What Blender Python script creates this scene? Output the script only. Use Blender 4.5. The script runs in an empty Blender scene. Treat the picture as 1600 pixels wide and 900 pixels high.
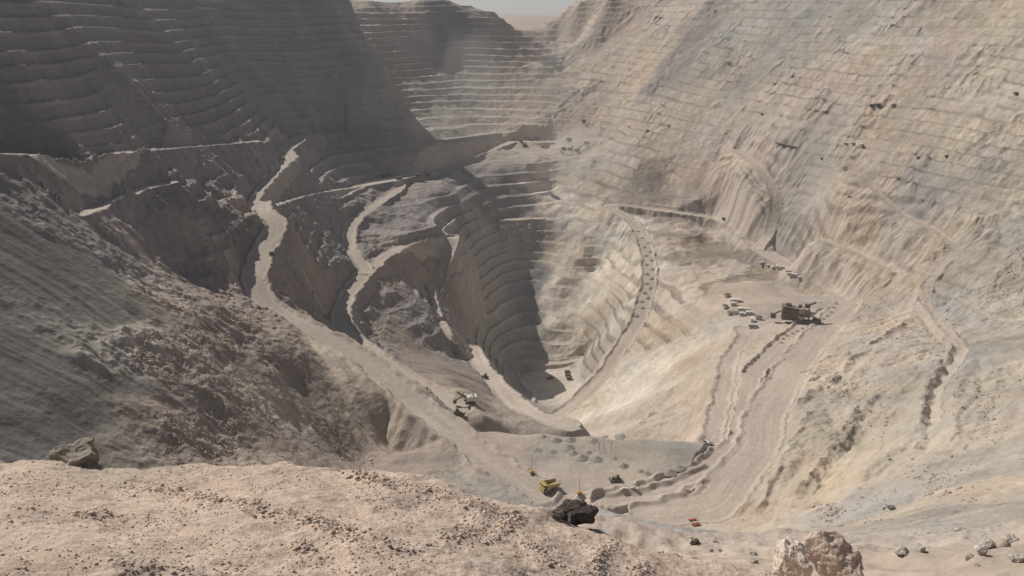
import bpy, bmesh, math, random
import numpy as np
from mathutils import Vector, Matrix, Euler

# ------------------------------------------------------------------ camera, sky, sun, exposure
scene = bpy.context.scene
COL = scene.collection
PITCH = math.atan(420.0 / 1300.0)
cd = bpy.data.cameras.new('camera')
cam = bpy.data.objects.new('camera', cd)
COL.objects.link(cam)
cam.location = (0, 0, 0)
cam.rotation_euler = (math.radians(90) - PITCH, 0, 0)
cd.sensor_width = 36.0
cd.lens = 36.0 * 1300.0 / 1600.0
cd.clip_start = 0.1
cd.clip_end = 30000
scene.camera = cam

SUN_DIR = Vector((-0.76, 0.65, 0.0)).normalized()
SUN_EL = math.radians(43.0)
SUN_VEC = Vector((SUN_DIR.x * math.cos(SUN_EL), SUN_DIR.y * math.cos(SUN_EL), math.sin(SUN_EL)))
w = bpy.data.worlds.new('World')
scene.world = w
w.use_nodes = True
nt = w.node_tree
bg = nt.nodes['Background']
sky = nt.nodes.new('ShaderNodeTexSky')
sky.sky_type = 'NISHITA'
sky.sun_disc = False
sky.sun_elevation = SUN_EL
sky.sun_rotation = math.atan2(SUN_DIR.x, SUN_DIR.y)
sky.altitude = 2800
sky.air_density = 1.0
sky.dust_density = 2.0
sky.ozone_density = 1.0
hs = nt.nodes.new('ShaderNodeHueSaturation')
hs.inputs['Saturation'].default_value = 0.65
nt.links.new(sky.outputs[0], hs.inputs['Color'])
nt.links.new(hs.outputs[0], bg.inputs[0])
bg.inputs[1].default_value = 0.058
sl = bpy.data.lights.new('sun', 'SUN')
sl.energy = 4.6
sl.angle = math.radians(0.5)
sl.color = (1.0, 0.93, 0.82)
so = bpy.data.objects.new('sun', sl)
COL.objects.link(so)
so.rotation_euler = SUN_VEC.to_track_quat('Z', 'Y').to_euler()
so.location = (-300, 100, 400)
scene.view_settings.view_transform = 'Standard'
scene.view_settings.look = 'None'
scene.view_settings.gamma = 1
scene.view_settings.use_curve_mapping = False
scene.view_settings.exposure = 0.0
scene.cycles.max_bounces = 6
scene.cycles.diffuse_bounces = 3
scene.cycles.volume_bounces = 1

# ------------------------------------------------------------------ photograph geometry helpers
CT, ST = math.cos(PITCH), math.sin(PITCH)
def ray(px, py):
    a = (px - 800) / 1300.0
    b = (450 - py) / 1300.0
    return a, CT + b * ST, -ST + b * CT
def PZ(px, py, z):
    a, d, n = ray(px, py)
    s = z / n
    return (a * s, d * s, z)
def PY(px, py, Y):
    a, d, n = ray(px, py)
    s = Y / d
    return (a * s, Y, n * s)
def plane_pt(px, py, c, gx, gy=0.0):          # z = c + gx*X + gy*Y
    a, d, n = ray(px, py)
    s = c / (n - gx * a - gy * d)
    return (a * s, d * s, n * s)

# ------------------------------------------------------------------ noise
def _perm(seed):
    r = np.random.RandomState(seed)
    p = r.permutation(256)
    return np.concatenate([p, p]).astype(np.int32), r.rand(256).astype(np.float32) * 6.2831853
def perlin(x, y, seed=0):
    p, ang = _perm(seed)
    gx, gy = np.cos(ang), np.sin(ang)
    xf = np.floor(x); yf = np.floor(y)
    fx = (x - xf).astype(np.float32); fy = (y - yf).astype(np.float32)
    xi = xf.astype(np.int64) & 255; yi = yf.astype(np.int64) & 255
    u = fx * fx * fx * (fx * (fx * 6 - 15) + 10); v = fy * fy * fy * (fy * (fy * 6 - 15) + 10)
    x1 = (xi + 1) & 255; y1 = (yi + 1) & 255
    def g(ix, iy, dx, dy):
        h = p[p[ix] + iy]
        return gx[h] * dx + gy[h] * dy
    n00 = g(xi, yi, fx, fy); n10 = g(x1, yi, fx - 1, fy)
    n01 = g(xi, y1, fx, fy - 1); n11 = g(x1, y1, fx - 1, fy - 1)
    a = n00 + u * (n10 - n00); b = n01 + u * (n11 - n01)
    return (a + v * (b - a)) * 1.5
def fbm(x, y, s, seed, octv=4, gain=0.5):
    r = np.zeros(np.shape(x), np.float32); a = 1.0; f = 1.0 / s
    for k in range(octv):
        r += a * perlin(x * f + 13.7 * k, y * f - 7.1 * k, seed + k); a *= gain; f *= 2.03
    return r
def ridged(x, y, s, seed, octv=4, gain=0.5):
    r = np.zeros(np.shape(x), np.float32); a = 1.0; f = 1.0 / s
    for k in range(octv):
        r += a * (1 - 2 * np.abs(perlin(x * f + 5.3 * k, y * f + 9.9 * k, seed + k))); a *= gain; f *= 2.1
    return r
def sstep(e0, e1, x):
    t = np.clip((x - e0) / (e1 - e0), 0, 1)
    return t * t * (3 - 2 * t)

# ------------------------------------------------------------------ haul roads (pixel x, pixel y, level)  half width, berm height
RD = {}
def road(key, pts, hw, berm, tint=1.0):
    RD[key] = dict(pts=[PZ(*p) for p in pts], hw=hw, berm=berm, tint=tint)
road('left_ramp', [(845, 772, -231), (760, 718, -229), (700, 668, -227), (640, 622, -224), (560, 556, -215), (480, 512, -205), (425, 482, -198), (398, 440, -187), (412, 390, -174), (432, 350, -163), (405, 324, -158), (424, 285, -155), (453, 252, -152), (447, 234, -150), (482, 212, -148), (525, 209, -156)], 9.5, 2.2, .9)
road('second_ramp', [(720, 640, -248), (640, 592, -249), (575, 548, -247), (543, 518, -246), (532, 490, -244), (547, 455, -240), (572, 425, -237), (605, 398, -236), (650, 381, -238), (705, 370, -240)], 8.5, 1.8, .92)
road('second_spur', [(572, 425, -237), (556, 402, -233), (546, 385, -230), (551, 350, -222), (590, 318, -216), (625, 291, -210), (603, 281, -207), (570, 289, -205), (525, 310, -203)], 7.5, 1.6, .92)
road('plateau_road', [(570, 289, -205), (640, 275, -204), (700, 255, -203), (760, 235, -201), (800, 222, -200), (860, 222, -200)], 12, 1.8)
road('crest_road', [(-60, 243, -71), (0, 242, -75), (150, 243, -88), (270, 232, -104), (400, 222, -126)], 6, 1.2)
road('pit_road', [(868, 652, -378), (885, 640, -373), (920, 610, -358), (960, 560, -335), (1005, 480, -305), (1012, 400, -275), (990, 350, -258), (952, 320, -245), (1040, 330, -248), (1130, 346, -254), (1185, 386, -262)], 9, 2.4)
road('crusher_road', [(1290, 488, -268), (1252, 512, -266), (1215, 545, -260), (1175, 590, -251), (1162, 640, -243), (1160, 682, -238), (1120, 722, -234), (1050, 760, -232), (950, 786, -231.5)], 9, 2.8)
road('smooth_road', [(1330, 470, -268), (1300, 500, -267), (1262, 545, -262), (1222, 600, -251), (1195, 650, -242), (1185, 700, -236), (1150, 745, -233), (1110, 790, -232), (1020, 800, -232)], 12.5, 1.2)
road('shelf_road', [(1160, 515, -272), (1160, 532, -270), (1142, 560, -266), (1133, 592, -258), (1125, 630, -250), (1118, 665, -243), (1108, 692, -236)], 7, 1.5)
road('pit_ramp', [(890, 664, -258), (850, 655, -262), (810, 635, -276), (780, 605, -290), (752, 572, -308), (737, 545, -320)], 8, 1.6)
road('terrace_road', [(1330, 470, -268), (1280, 440, -267), (1225, 412, -265), (1185, 388, -262)], 12, 1.0)
road('slot_road', [(905, 562, -385), (870, 567, -386), (800, 570, -386), (806, 600, -387), (825, 625, -386)], 7, 2.4)

# ------------------------------------------------------------------ base surface through control points
CP = []
for r in RD.values():
    pts = r['pts']
    for a, b in zip(pts[:-1], pts[1:]):
        n = max(1, int(math.dist(a, b) / 45))
        for k in range(n):
            t = k / n
            CP.append(tuple(a[i] + (b[i] - a[i]) * t for i in range(3)))
    CP.append(pts[-1])
# lower platform
for p in [(870, 760), (920, 720), (1000, 705), (960, 750), (1075, 705), (800, 742), (1010, 770), (900, 690), (840, 700)]:
    CP.append(PZ(p[0], p[1], -231))
for p in [(775, 674), (850, 676), (920, 680), (1000, 684), (1060, 688), (1098, 692)]:
    CP.append(PZ(p[0], p[1], -231))
    q = PZ(p[0], p[1], -231)
    CP.append((q[0] * 1.04, q[1] + 34, -262 - 10 * (p[0] > 880)))
    if p[0] > 880: CP.append((q[0] * 1.1, q[1] + 75, -288))
CP += [PZ(730, 622, -246), PZ(690, 602, -249), PZ(762, 652, -243), PZ(700, 590, -249), PZ(735, 610, -247)]
# ramp gully
CP += [PZ(745, 630, -262), PZ(790, 655, -262), PZ(728, 575, -285)]
# left slope down from the second ramp to the slot
CP += [PY(620, 520, 700), PY(680, 560, 690), PY(700, 520, 745), PY(660, 470, 800), PY(640, 430, 850), PY(690, 420, 900), PY(715, 560, 740)]
# talus on the left and its continuation off the frame
for p in [(-250, 300), (-250, 450), (-250, 600), (-120, 300), (0, 285), (0, 360), (0, 450), (0, 530), (0, 600), (0, 690), (100, 330), (100, 420), (100, 520), (100, 620), (100, 700), (200, 450), (200, 560), (200, 640), (200, 710), (300, 560), (300, 640), (300, 712), (400, 600), (400, 660), (400, 712), (500, 620), (500, 690), (560, 720), (620, 700), (680, 730)]:
    CP.append(plane_pt(p[0], p[1], -286 - max(0, min(12, (p[0] - 300) * .05)), -0.7))
CP += [PY(130, 330, 560), PY(200, 330, 610), PY(180, 290, 600), PY(300, 300, 680), PY(260, 400, 560), PY(330, 440, 565)]
# slot
CP += [PY(840, 350, 1125), PY(800, 350, 1125), PY(760, 350, 1095), PY(845, 400, 1085), PY(800, 400, 1085), PY(760, 400, 1045), PY(845, 450, 1032), PY(800, 450, 1030), PY(848, 500, 978), PY(805, 500, 972), PY(850, 560, 914), PY(810, 560, 914), PY(820, 300, 1190), PY(740, 330, 1085)]
CP += [PY(725, 400, 985), PY(740, 470, 930), PY(750, 520, 890), PY(775, 545, 900), PY(720, 360, 1010), PY(775, 470, 985)]
CP += [(10, 620, -314), (14, 700, -350), (35, 640, -334), (50, 720, -372), (60, 690, -360), (60, 560, -302), (45, 600, -322), (30, 690, -360)]
CP += [PZ(805, 580, -387), PZ(812, 603, -387), PZ(912, 598, -386), PZ(832, 622, -388), PZ(878, 627, -388)]
CP += [PZ(870, 590, -387), PZ(840, 585, -387), PZ(900, 585, -386), PZ(870, 615, -388), PZ(850, 610, -388)]
CP += [PY(780, 590, 760), PY(760, 565, 800), PY(790, 620, 680)]
CP += [PY(700, 300, 1080), PY(760, 300, 1155), PY(840, 250, 1280), PY(780, 262, 1235), PY(720, 280, 1150), PY(670, 320, 1030), PY(690, 350, 985)]
# right side of the slot
CP += [PY(868, 440, 1025), PY(866, 500, 965), PY(868, 545, 928), PY(885, 380, 1090), PY(865, 320, 1180), PY(860, 290, 1240), PY(900, 480, 985), PY(930, 420, 1045), PY(910, 400, 1055), PY(925, 350, 1110), PY(960, 420, 995), PY(970, 480, 915), PY(935, 540, 890), PY(905, 535, 935), PY(920, 280, 1240)]
# plateau
CP += [PZ(830, 238, -200), PZ(880, 236, -200), PZ(940, 242, -200), PZ(1000, 252, -197), PZ(870, 226, -200), PZ(930, 230, -198)]
# slope right of the pit road up to the crusher terrace
CP += [PY(1050, 400, 965), PY(1090, 450, 850), PY(1060, 520, 780), PY(1000, 560, 770), PY(1000, 620, 680), PY(1050, 600, 660), PY(1080, 640, 560), PY(960, 620, 735), PY(940, 650, 640), PY(1000, 660, 560)]
CP += [PZ(1140, 480, -272), PZ(1135, 455, -271), PZ(1170, 505, -272), PZ(1245, 492, -270), PZ(1220, 470, -269), PZ(1180, 440, -268), PZ(1200, 500, -271), PZ(1290, 470, -268)]
CP += [PY(1080, 360, 1040), PY(1150, 300, 1080), PY(1100, 270, 1140), PY(1040, 280, 1170)]
# lower right
CP += [PY(1600, 600, 450), PY(1400, 550, 560), PY(1300, 600, 540), PY(1330, 640, 465), PY(1260, 720, 403), PY(1210, 800, 352), PY(1400, 700, 370), PY(1500, 700, 340), PY(1600, 700, 300), PY(1400, 790, 270), PY(1500, 790, 220), PY(1600, 790, 170), PY(1500, 620, 430), PY(1310, 780, 320), PY(1750, 700, 250), PY(1750, 560, 420), PY(1330, 800, 290)]
# near hillside
CP += [PY(1550, 862, 60), PY(1400, 850, 75), PY(1300, 880, 30), PY(1150, 866, 70), PY(1000, 842, 115), PY(1060, 850, 120), PY(1180, 862, 230), PY(1700, 850, 70), PY(900, 792, 170), PY(1230, 850, 160)]
CP += [(0, 16, -15), (9, 16, -15.5), (-10, 15, -14), (-30, 14, -16), (0, 60, -44), (-25, 60, -43), (0, 120, -84), (-40, 120, -82), (0, 200, -140), (-60, 200, -138), (15, 300, -208), (40, 320, -224), (-90, 60, -55), (-120, 120, -95), (-60, 280, -190), (12, 345, -231), (60, 345, -231), (90, 330, -228), (30, 14, -10), (60, 20, -12), (120, 40, -20), (0, 0, -16), (-20, -20, -16), (20, -20, -16), (-80, -30, -10), (90, -30, -5)]
# upper left wall
for (x, y, z, dx, dz) in [(-305, 380, -72, 100, 120), (-301, 489, -75, 98, 128), (-286, 572, -88, 102, 140), (-286, 702, -104, 105, 152), (-277, 900, -126, 120, 178), (-278, 1100, -148, 135, 200)]:
    CP += [(x - 16, y, z + 2), (x - 16 - dx * .5, y, z + dz * .5), (x - 16 - dx, y, z + dz), (x - 130 - dx, y, z + dz + 14), (x - 400 - dx, y, z + dz + 30)]
CP += [(-146, 1200, -148), (-195, 1270, -65), (-251, 1350, 28), (-264, 1368, 60), (-330, 1380, 75), (-400, 1300, 72), PY(600, 170, 1420), PY(600, 100, 1540), PY(660, 150, 1500), PY(650, 208, 1340), PY(700, 200, 1420), PY(760, 180, 1500), PY(700, 100, 1620)]
CP += [PY(560, 20, 1640), PY(580, 2, 1690), PY(620, 8, 1710), PY(660, -2, 1715), PY(690, -2, 1720), PY(720, 10, 1730), PY(768, 17, 1735), PY(785, 30, 1740), PY(800, 46, 1880), PY(835, 48, 1940), PY(850, 41, 1930), PY(850, 100, 1620), PY(850, 160, 1510), PY(830, 200, 1450), PY(790, 100, 1620), PY(866, 26, 1900), PY(885, 14, 1860), PY(905, 6, 1830), PY(905, 60, 1780), PY(870, 60, 1820), PY(905, 120, 1630), PY(875, 110, 1680), PY(950, -6, 1740), (260, 1800, 50), (350, 1800, 70), (200, 1780, 30)]
CP += [(-400, 1850, 30), (-250, 1900, 0), (-120, 1900, -15), (0, 2010, -50), (60, 2060, -55), (190, 2080, 0), (300, 1950, 30), (-600, 1700, 60), (-300, 2200, -40), (0, 2200, -50), (300, 2200, -30), (600, 2100, 0)]
# right wall plane
RWc = -265 - .84 * (330 + .45 * 765)
for px in (950, 1000, 1040, 1100, 1200, 1300, 1400, 1500, 1600, 1750):
    for py in (5, 60, 110, 160, 210, 260, 310, 360, 410, 450):
        if px < 1150 and py > 205: continue
        if px < 1250 and py > 260: continue
        if px < 1330 and py > 400: continue
        if 1340 < px < 1500 and py > 280: continue
        if px < 1090 and py < 50: continue
        x, y, z = plane_pt(px, py, RWc, .84, .378)
        if z > 45: continue
        CP.append((x, y, z))
for y in (600, 800, 1000, 1200, 1400, 1550):
    xr = 330 - .45 * (y - 765) + (265 + 75) / .84
    CP += [(xr, y, 75 if y < 1500 else 45), (xr + 120, y, 110 if y < 1500 else 50), (xr + 350, y, 120 if y < 1500 else 40)]
CP += [(520, 400, -40), (560, 300, 20), (700, 300, 70), (330, 250, -110), (300, 120, -40), (450, 150, 0)]
# ------------------------------------------------------------------ solve the base surface on a world grid
GX0, GX1, GY0, GY1, GS = -1000.0, 1100.0, -60.0, 2500.0, 5.0
gxs = np.arange(GX0, GX1 + .1, GS); gys = np.arange(GY0, GY1 + .1, GS)
def solve_base():
    pts = []
    for p in CP:
        for q in pts:
            if (p[0] - q[0]) ** 2 + (p[1] - q[1]) ** 2 < 36: break
        else:
            pts.append(p)
    A = np.array(pts, np.float64); n = len(A)
    S = 300.0
    xy = A[:, :2] / S
    c2 = (6.0 / S) ** 2
    d = np.sqrt(((xy[:, None] - xy[None]) ** 2).sum(-1) + c2)
    M = np.zeros((n + 3, n + 3)); M[:n, :n] = -d + np.eye(n) * 0.004
    M[:n, n] = 1; M[:n, n + 1:] = xy; M[n, :n] = 1; M[n + 1:, :n] = xy.T
    rhs = np.zeros(n + 3); rhs[:n] = A[:, 2]
    sol = np.linalg.solve(M, rhs)
    X, Y = np.meshgrid(gxs, gys)
    f = np.stack([X.ravel(), Y.ravel()], 1) / S
    out = np.zeros(len(f))
    for k in range(0, len(f), 20000):
        q = f[k:k + 20000]
        dd = np.sqrt((q[:, 0:1] - xy[None, :, 0]) ** 2 + (q[:, 1:2] - xy[None, :, 1]) ** 2 + c2)
        out[k:k + 20000] = -dd @ sol[:n] + sol[n] + q @ sol[n + 1:]
    return out.reshape(X.shape)
BASE = solve_base()

def bil(F, x, y):
    fx = np.clip((x - GX0) / GS, 0, len(gxs) - 1.001); fy = np.clip((y - GY0) / GS, 0, len(gys) - 1.001)
    ix = fx.astype(int); iy = fy.astype(int); fx = fx - ix; fy = fy - iy
    if F.ndim == 3: fx = fx[..., None]; fy = fy[..., None]
    return (F[iy, ix] * (1 - fx) + F[iy, ix + 1] * fx) * (1 - fy) + (F[iy + 1, ix] * (1 - fx) + F[iy + 1, ix + 1] * fx) * fy
def cub(F, x, y):                              # Catmull-Rom
    fx = np.clip((x - GX0) / GS, 1, len(gxs) - 2.001); fy = np.clip((y - GY0) / GS, 1, len(gys) - 2.001)
    ix = fx.astype(int); iy = fy.astype(int); fx = fx - ix; fy = fy - iy
    def wts(t): return (-.5 * t + t * t - .5 * t ** 3, 1 - 2.5 * t * t + 1.5 * t ** 3, .5 * t + 2 * t * t - 1.5 * t ** 3, -.5 * t * t + .5 * t ** 3)
    wx, wy = wts(fx), wts(fy)
    r = 0
    for j in range(4):
        for i in range(4): r = r + F[iy + j - 1, ix + i - 1] * wx[i] * wy[j]
    return r
def cast(F, px, py, x0=0.0, tmin=60.0, tmax=2600.0):
    a, d, n = ray(px, py)
    t = np.arange(tmin, tmax, 1.5) / d
    x, y, z = a * t, d * t, n * t
    h = bil(F, x, y)
    k = np.argmax(z < h)
    if not (z < h).any(): return (float(x[-1]), float(y[-1]), float(h[-1]))
    return (float(x[k]), float(y[k]), float(h[k]))

# ------------------------------------------------------------------ what the ground is made of, region by region
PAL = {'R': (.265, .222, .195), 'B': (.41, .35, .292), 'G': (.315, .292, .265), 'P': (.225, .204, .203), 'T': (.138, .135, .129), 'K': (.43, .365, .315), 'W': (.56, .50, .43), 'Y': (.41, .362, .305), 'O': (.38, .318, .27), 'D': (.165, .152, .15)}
# pixel x, pixel y, terraces, roughness, rills, rock kind
SEED = [
 (868, 330, 0.95, 0.20, 0.10, 'W'), (882, 400, 0.95, 0.20, 0.10, 'W'), (905, 445, 0.95, 0.20, 0.10, 'W'), (885, 505, 0.90, 0.25, 0.10, 'W'), (932, 452, 0.95, 0.20, 0.10, 'W'), (962, 505, 0.95, 0.20, 0.10, 'W'), (900, 290, 0.80, 0.25, 0.20, 'W'), (985, 430, 0.95, 0.20, 0.10, 'W'), (1000, 600, 0.10, 0.35, 0.60, 'W'),
 (180, 372, 0.10, 0.50, 0.20, 'P'), (280, 470, 0.10, 0.80, 0.75, 'R'), (360, 560, 0.10, 0.80, 0.75, 'R'), (420, 640, 0.05, 0.60, 0.75, 'R'), (590, 640, 0.05, 0.25, 1.10, 'O'), (560, 600, 0.05, 0.25, 1.10, 'B'), (620, 680, 0.05, 0.25, 1.10, 'O'), (520, 560, 0.05, 0.30, 1.00, 'B'), (680, 720, 0.05, 0.30, 1.10, 'R'), (230, 450, 0.05, 0.80, 0.60, 'O'), (450, 640, 0.05, 0.60, 0.90, 'B'), (300, 600, 0.05, 0.70, 0.60, 'R'), (400, 520, 0.05, 0.70, 0.80, 'R'), (1010, 300, 0.90, 0.20, 0.10, 'B'), (1100, 330, 0.95, 0.20, 0.10, 'K'), (1060, 430, 0.95, 0.20, 0.10, 'B'), (1090, 400, 0.95, 0.20, 0.10, 'B'), (1030, 520, 0.80, 0.25, 0.20, 'B'), (760, 760, 0.00, 0.30, 0.80, 'G'),
 (30, 40, 0.97, 0.18, 0.10, 'P'), (200, 60, 0.97, 0.18, 0.10, 'P'), (400, 50, 0.97, 0.18, 0.10, 'P'), (500, 100, 0.97, 0.18, 0.10, 'P'), (300, 150, 0.97, 0.18, 0.10, 'P'), (100, 160, 0.97, 0.40, 0.20, 'P'), (150, 210, 0.97, 0.40, 0.20, 'P'), (500, 170, 0.90, 0.20, 0.10, 'P'), (420, 200, 0.90, 0.20, 0.10, 'P'), (560, 230, 0.90, 0.20, 0.10, 'P'),
 (600, 80, 0.72, 0.50, 0.20, 'O'), (650, 40, 0.72, 0.30, 0.10, 'O'), (700, 40, 0.72, 0.30, 0.10, 'P'), (720, 120, 0.60, 0.30, 0.30, 'G'), (620, 160, 0.50, 0.60, 0.20, 'G'), (700, 180, 0.72, 0.30, 0.20, 'G'), (800, 80, 0.72, 0.30, 0.10, 'O'), (810, 150, 0.72, 0.35, 0.10, 'O'), (740, 210, 0.72, 0.20, 0.10, 'G'), (640, 240, 0.90, 0.20, 0.10, 'P'), (840, 200, 0.70, 0.30, 0.10, 'K'),
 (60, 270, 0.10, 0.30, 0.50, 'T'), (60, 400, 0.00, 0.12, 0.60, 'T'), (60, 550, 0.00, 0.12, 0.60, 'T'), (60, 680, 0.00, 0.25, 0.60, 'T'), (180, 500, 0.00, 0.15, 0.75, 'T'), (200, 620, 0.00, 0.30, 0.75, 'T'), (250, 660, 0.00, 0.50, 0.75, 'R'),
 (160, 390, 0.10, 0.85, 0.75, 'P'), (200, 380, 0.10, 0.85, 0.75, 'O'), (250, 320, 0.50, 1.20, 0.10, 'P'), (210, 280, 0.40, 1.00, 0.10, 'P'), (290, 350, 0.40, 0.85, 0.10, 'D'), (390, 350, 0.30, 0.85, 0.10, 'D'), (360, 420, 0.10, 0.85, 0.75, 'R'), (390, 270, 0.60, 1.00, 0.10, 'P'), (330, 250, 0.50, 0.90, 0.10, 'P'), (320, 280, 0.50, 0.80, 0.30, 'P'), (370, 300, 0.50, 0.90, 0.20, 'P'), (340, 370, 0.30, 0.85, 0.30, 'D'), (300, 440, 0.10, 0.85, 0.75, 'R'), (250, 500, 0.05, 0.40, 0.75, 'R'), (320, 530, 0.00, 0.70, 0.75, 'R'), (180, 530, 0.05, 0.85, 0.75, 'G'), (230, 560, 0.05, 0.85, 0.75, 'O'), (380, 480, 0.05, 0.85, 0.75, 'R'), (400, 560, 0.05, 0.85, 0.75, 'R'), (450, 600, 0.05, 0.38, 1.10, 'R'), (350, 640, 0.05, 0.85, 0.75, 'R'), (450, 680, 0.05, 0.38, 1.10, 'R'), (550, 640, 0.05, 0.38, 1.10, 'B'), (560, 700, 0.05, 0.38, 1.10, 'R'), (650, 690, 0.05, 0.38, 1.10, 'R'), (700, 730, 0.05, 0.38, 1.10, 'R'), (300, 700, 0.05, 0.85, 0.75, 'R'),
 (590, 350, 0.90, 0.50, 0.20, 'P'), (640, 345, 0.90, 0.50, 0.20, 'P'), (610, 310, 0.80, 0.50, 0.20, 'P'), (660, 360, 0.90, 0.40, 0.20, 'P'), (730, 400, 1.00, 0.20, 0.10, 'G'), (745, 430, 1.00, 0.20, 0.10, 'G'), (760, 480, 1.00, 0.20, 0.10, 'G'), (735, 470, 0.90, 0.30, 0.10, 'G'), (750, 530, 1.00, 0.20, 0.10, 'G'), (785, 540, 1.00, 0.15, 0.10, 'G'), (820, 540, 1.00, 0.15, 0.10, 'G'), (840, 450, 1.00, 0.15, 0.10, 'P'), (760, 360, 1.00, 0.20, 0.10, 'G'), (820, 370, 1.00, 0.20, 0.10, 'G'), (480, 430, 0.10, 0.70, 0.75, 'R'), (480, 340, 0.30, 0.60, 0.30, 'P'), (520, 380, 0.30, 1.00, 0.20, 'P'), (510, 450, 0.20, 0.90, 0.20, 'R'), (500, 330, 0.40, 1.00, 0.10, 'P'), (460, 400, 0.20, 0.80, 0.75, 'R'), (480, 470, 0.10, 0.40, 0.75, 'R'), (600, 330, 0.40, 0.60, 0.30, 'D'), (600, 470, 0.10, 0.25, 0.50, 'R'), (650, 540, 0.10, 0.30, 0.50, 'R'), (640, 420, 0.30, 0.80, 0.20, 'R'), (610, 440, 0.20, 0.60, 0.20, 'R'), (690, 440, 0.30, 0.90, 0.30, 'R'), (700, 580, 0.05, 0.10, 1.10, 'R'), (560, 270, 0.90, 0.20, 0.10, 'P'),
 (700, 320, 0.90, 0.30, 0.10, 'P'), (780, 280, 0.80, 0.30, 0.10, 'P'), (770, 320, 0.90, 0.20, 0.10, 'P'), (800, 400, 0.95, 0.20, 0.10, 'G'), (740, 450, 0.90, 0.30, 0.20, 'G'), (800, 500, 0.95, 0.20, 0.10, 'G'), (830, 500, 0.95, 0.20, 0.10, 'P'), (780, 590, 0.10, 0.15, 0.40, 'G'), (870, 590, 0.00, 0.10, 0.00, 'W'),
 (880, 300, 0.95, 0.22, 0.12, 'W'), (940, 280, 0.95, 0.22, 0.12, 'B'), (900, 380, 0.97, 0.22, 0.12, 'W'), (950, 400, 0.97, 0.20, 0.10, 'W'), (960, 470, 0.95, 0.22, 0.12, 'B'), (930, 500, 0.95, 0.22, 0.12, 'B'), (875, 500, 0.95, 0.22, 0.12, 'W'), (880, 450, 0.95, 0.22, 0.12, 'W'), (890, 530, 0.20, 0.50, 0.20, 'W'), (930, 560, 0.95, 0.22, 0.12, 'B'),
 (1050, 380, 0.97, 0.20, 0.12, 'B'), (1080, 450, 0.95, 0.22, 0.12, 'B'), (1050, 560, 0.10, 0.50, 0.60, 'W'), (1000, 620, 0.05, 0.50, 0.80, 'W'), (950, 640, 0.05, 0.50, 0.80, 'W'), (1060, 640, 0.05, 0.50, 0.70, 'B'), (1100, 560, 0.10, 0.40, 0.50, 'B'), (1180, 460, 0.00, 0.10, 0.10, 'K'), (1250, 480, 0.00, 0.08, 0.00, 'K'),
 (900, 130, 0.85, 0.28, 0.28, 'O'), (950, 60, 0.75, 0.33, 0.35, 'O'), (1000, 120, 0.75, 0.33, 0.35, 'B'), (1050, 100, 0.65, 0.39, 0.35, 'P'), (960, 190, 0.95, 0.32, 0.21, 'B'), (1020, 240, 0.95, 0.25, 0.21, 'B'), (1100, 160, 0.95, 0.32, 0.21, 'B'), (1150, 60, 0.85, 0.28, 0.21, 'G'), (1250, 60, 0.85, 0.22, 0.14, 'G'), (1200, 110, 0.65, 0.17, 0.14, 'G'), (1200, 170, 0.95, 0.32, 0.14, 'B'), (1300, 120, 0.95, 0.41, 0.14, 'O'), (1380, 50, 0.85, 0.28, 0.21, 'Y'), (1450, 100, 0.85, 0.33, 0.14, 'O'), (1560, 50, 0.75, 0.33, 0.21, 'Y'), (1560, 140, 0.85, 0.33, 0.14, 'Y'), (1450, 180, 0.95, 0.41, 0.14, 'B'), (1350, 200, 0.85, 0.28, 0.21, 'B'), (1150, 230, 0.75, 0.17, 0.21, 'K'), (1100, 290, 0.95, 0.14, 0.12, 'K'), (1250, 270, 0.75, 0.28, 0.21, 'G'), (1400, 250, 0.85, 0.33, 0.14, 'B'), (1550, 220, 0.95, 0.57, 0.14, 'Y'), (1350, 330, 0.85, 0.33, 0.21, 'B'), (1450, 300, 0.85, 0.39, 0.14, 'G'), (1550, 320, 0.85, 0.44, 0.14, 'Y'), (1300, 390, 0.85, 0.33, 0.21, 'B'), (1400, 400, 0.75, 0.39, 0.21, 'B'), (1550, 420, 0.40, 1.00, 0.30, 'G'), (1520, 400, 0.65, 0.39, 0.21, 'G'),
 (1380, 480, 0.30, 0.60, 0.50, 'B'), (1380, 560, 0.20, 0.70, 0.70, 'B'), (1330, 600, 0.10, 0.90, 0.60, 'Y'), (1450, 600, 0.10, 0.50, 0.70, 'G'), (1550, 550, 0.15, 0.40, 0.40, 'G'), (1590, 600, 0.20, 0.70, 0.30, 'Y'), (1400, 660, 0.10, 0.50, 0.90, 'Y'), (1300, 680, 0.10, 0.60, 0.80, 'Y'), (1280, 740, 0.10, 0.50, 0.90, 'B'), (1350, 720, 0.10, 0.50, 0.80, 'Y'), (1500, 680, 0.10, 0.60, 0.50, 'B'), (1580, 700, 0.10, 0.50, 0.40, 'G'), (1450, 760, 0.10, 0.30, 0.40, 'G'), (1550, 770, 0.10, 0.50, 0.40, 'B'), (1230, 800, 0.05, 0.30, 0.80, 'B'), (1400, 820, 0.00, 0.50, 0.30, 'G'), (1550, 850, 0.00, 0.30, 0.30, 'G'), (1300, 860, 0.00, 0.80, 0.30, 'O'), (1240, 860, 0.00, 0.80, 0.20, 'O'), (1000, 830, 0.00, 0.20, 0.30, 'G'), (1120, 855, 0.00, 0.20, 0.20, 'G'),
 (900, 700, 0.00, 0.15, 0.00, 'G'), (1020, 705, 0.00, 0.03, 0.00, 'G'), (950, 745, 0.00, 0.06, 0.00, 'K'), (800, 720, 0.00, 0.06, 0.00, 'K'), (1190, 680, 0.00, 0.05, 0.10, 'K'), (1100, 790, 0.00, 0.05, 0.10, 'K'), (1230, 600, 0.00, 0.08, 0.20, 'K'), (1140, 620, 0.05, 0.30, 0.30, 'B'),
]
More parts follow.
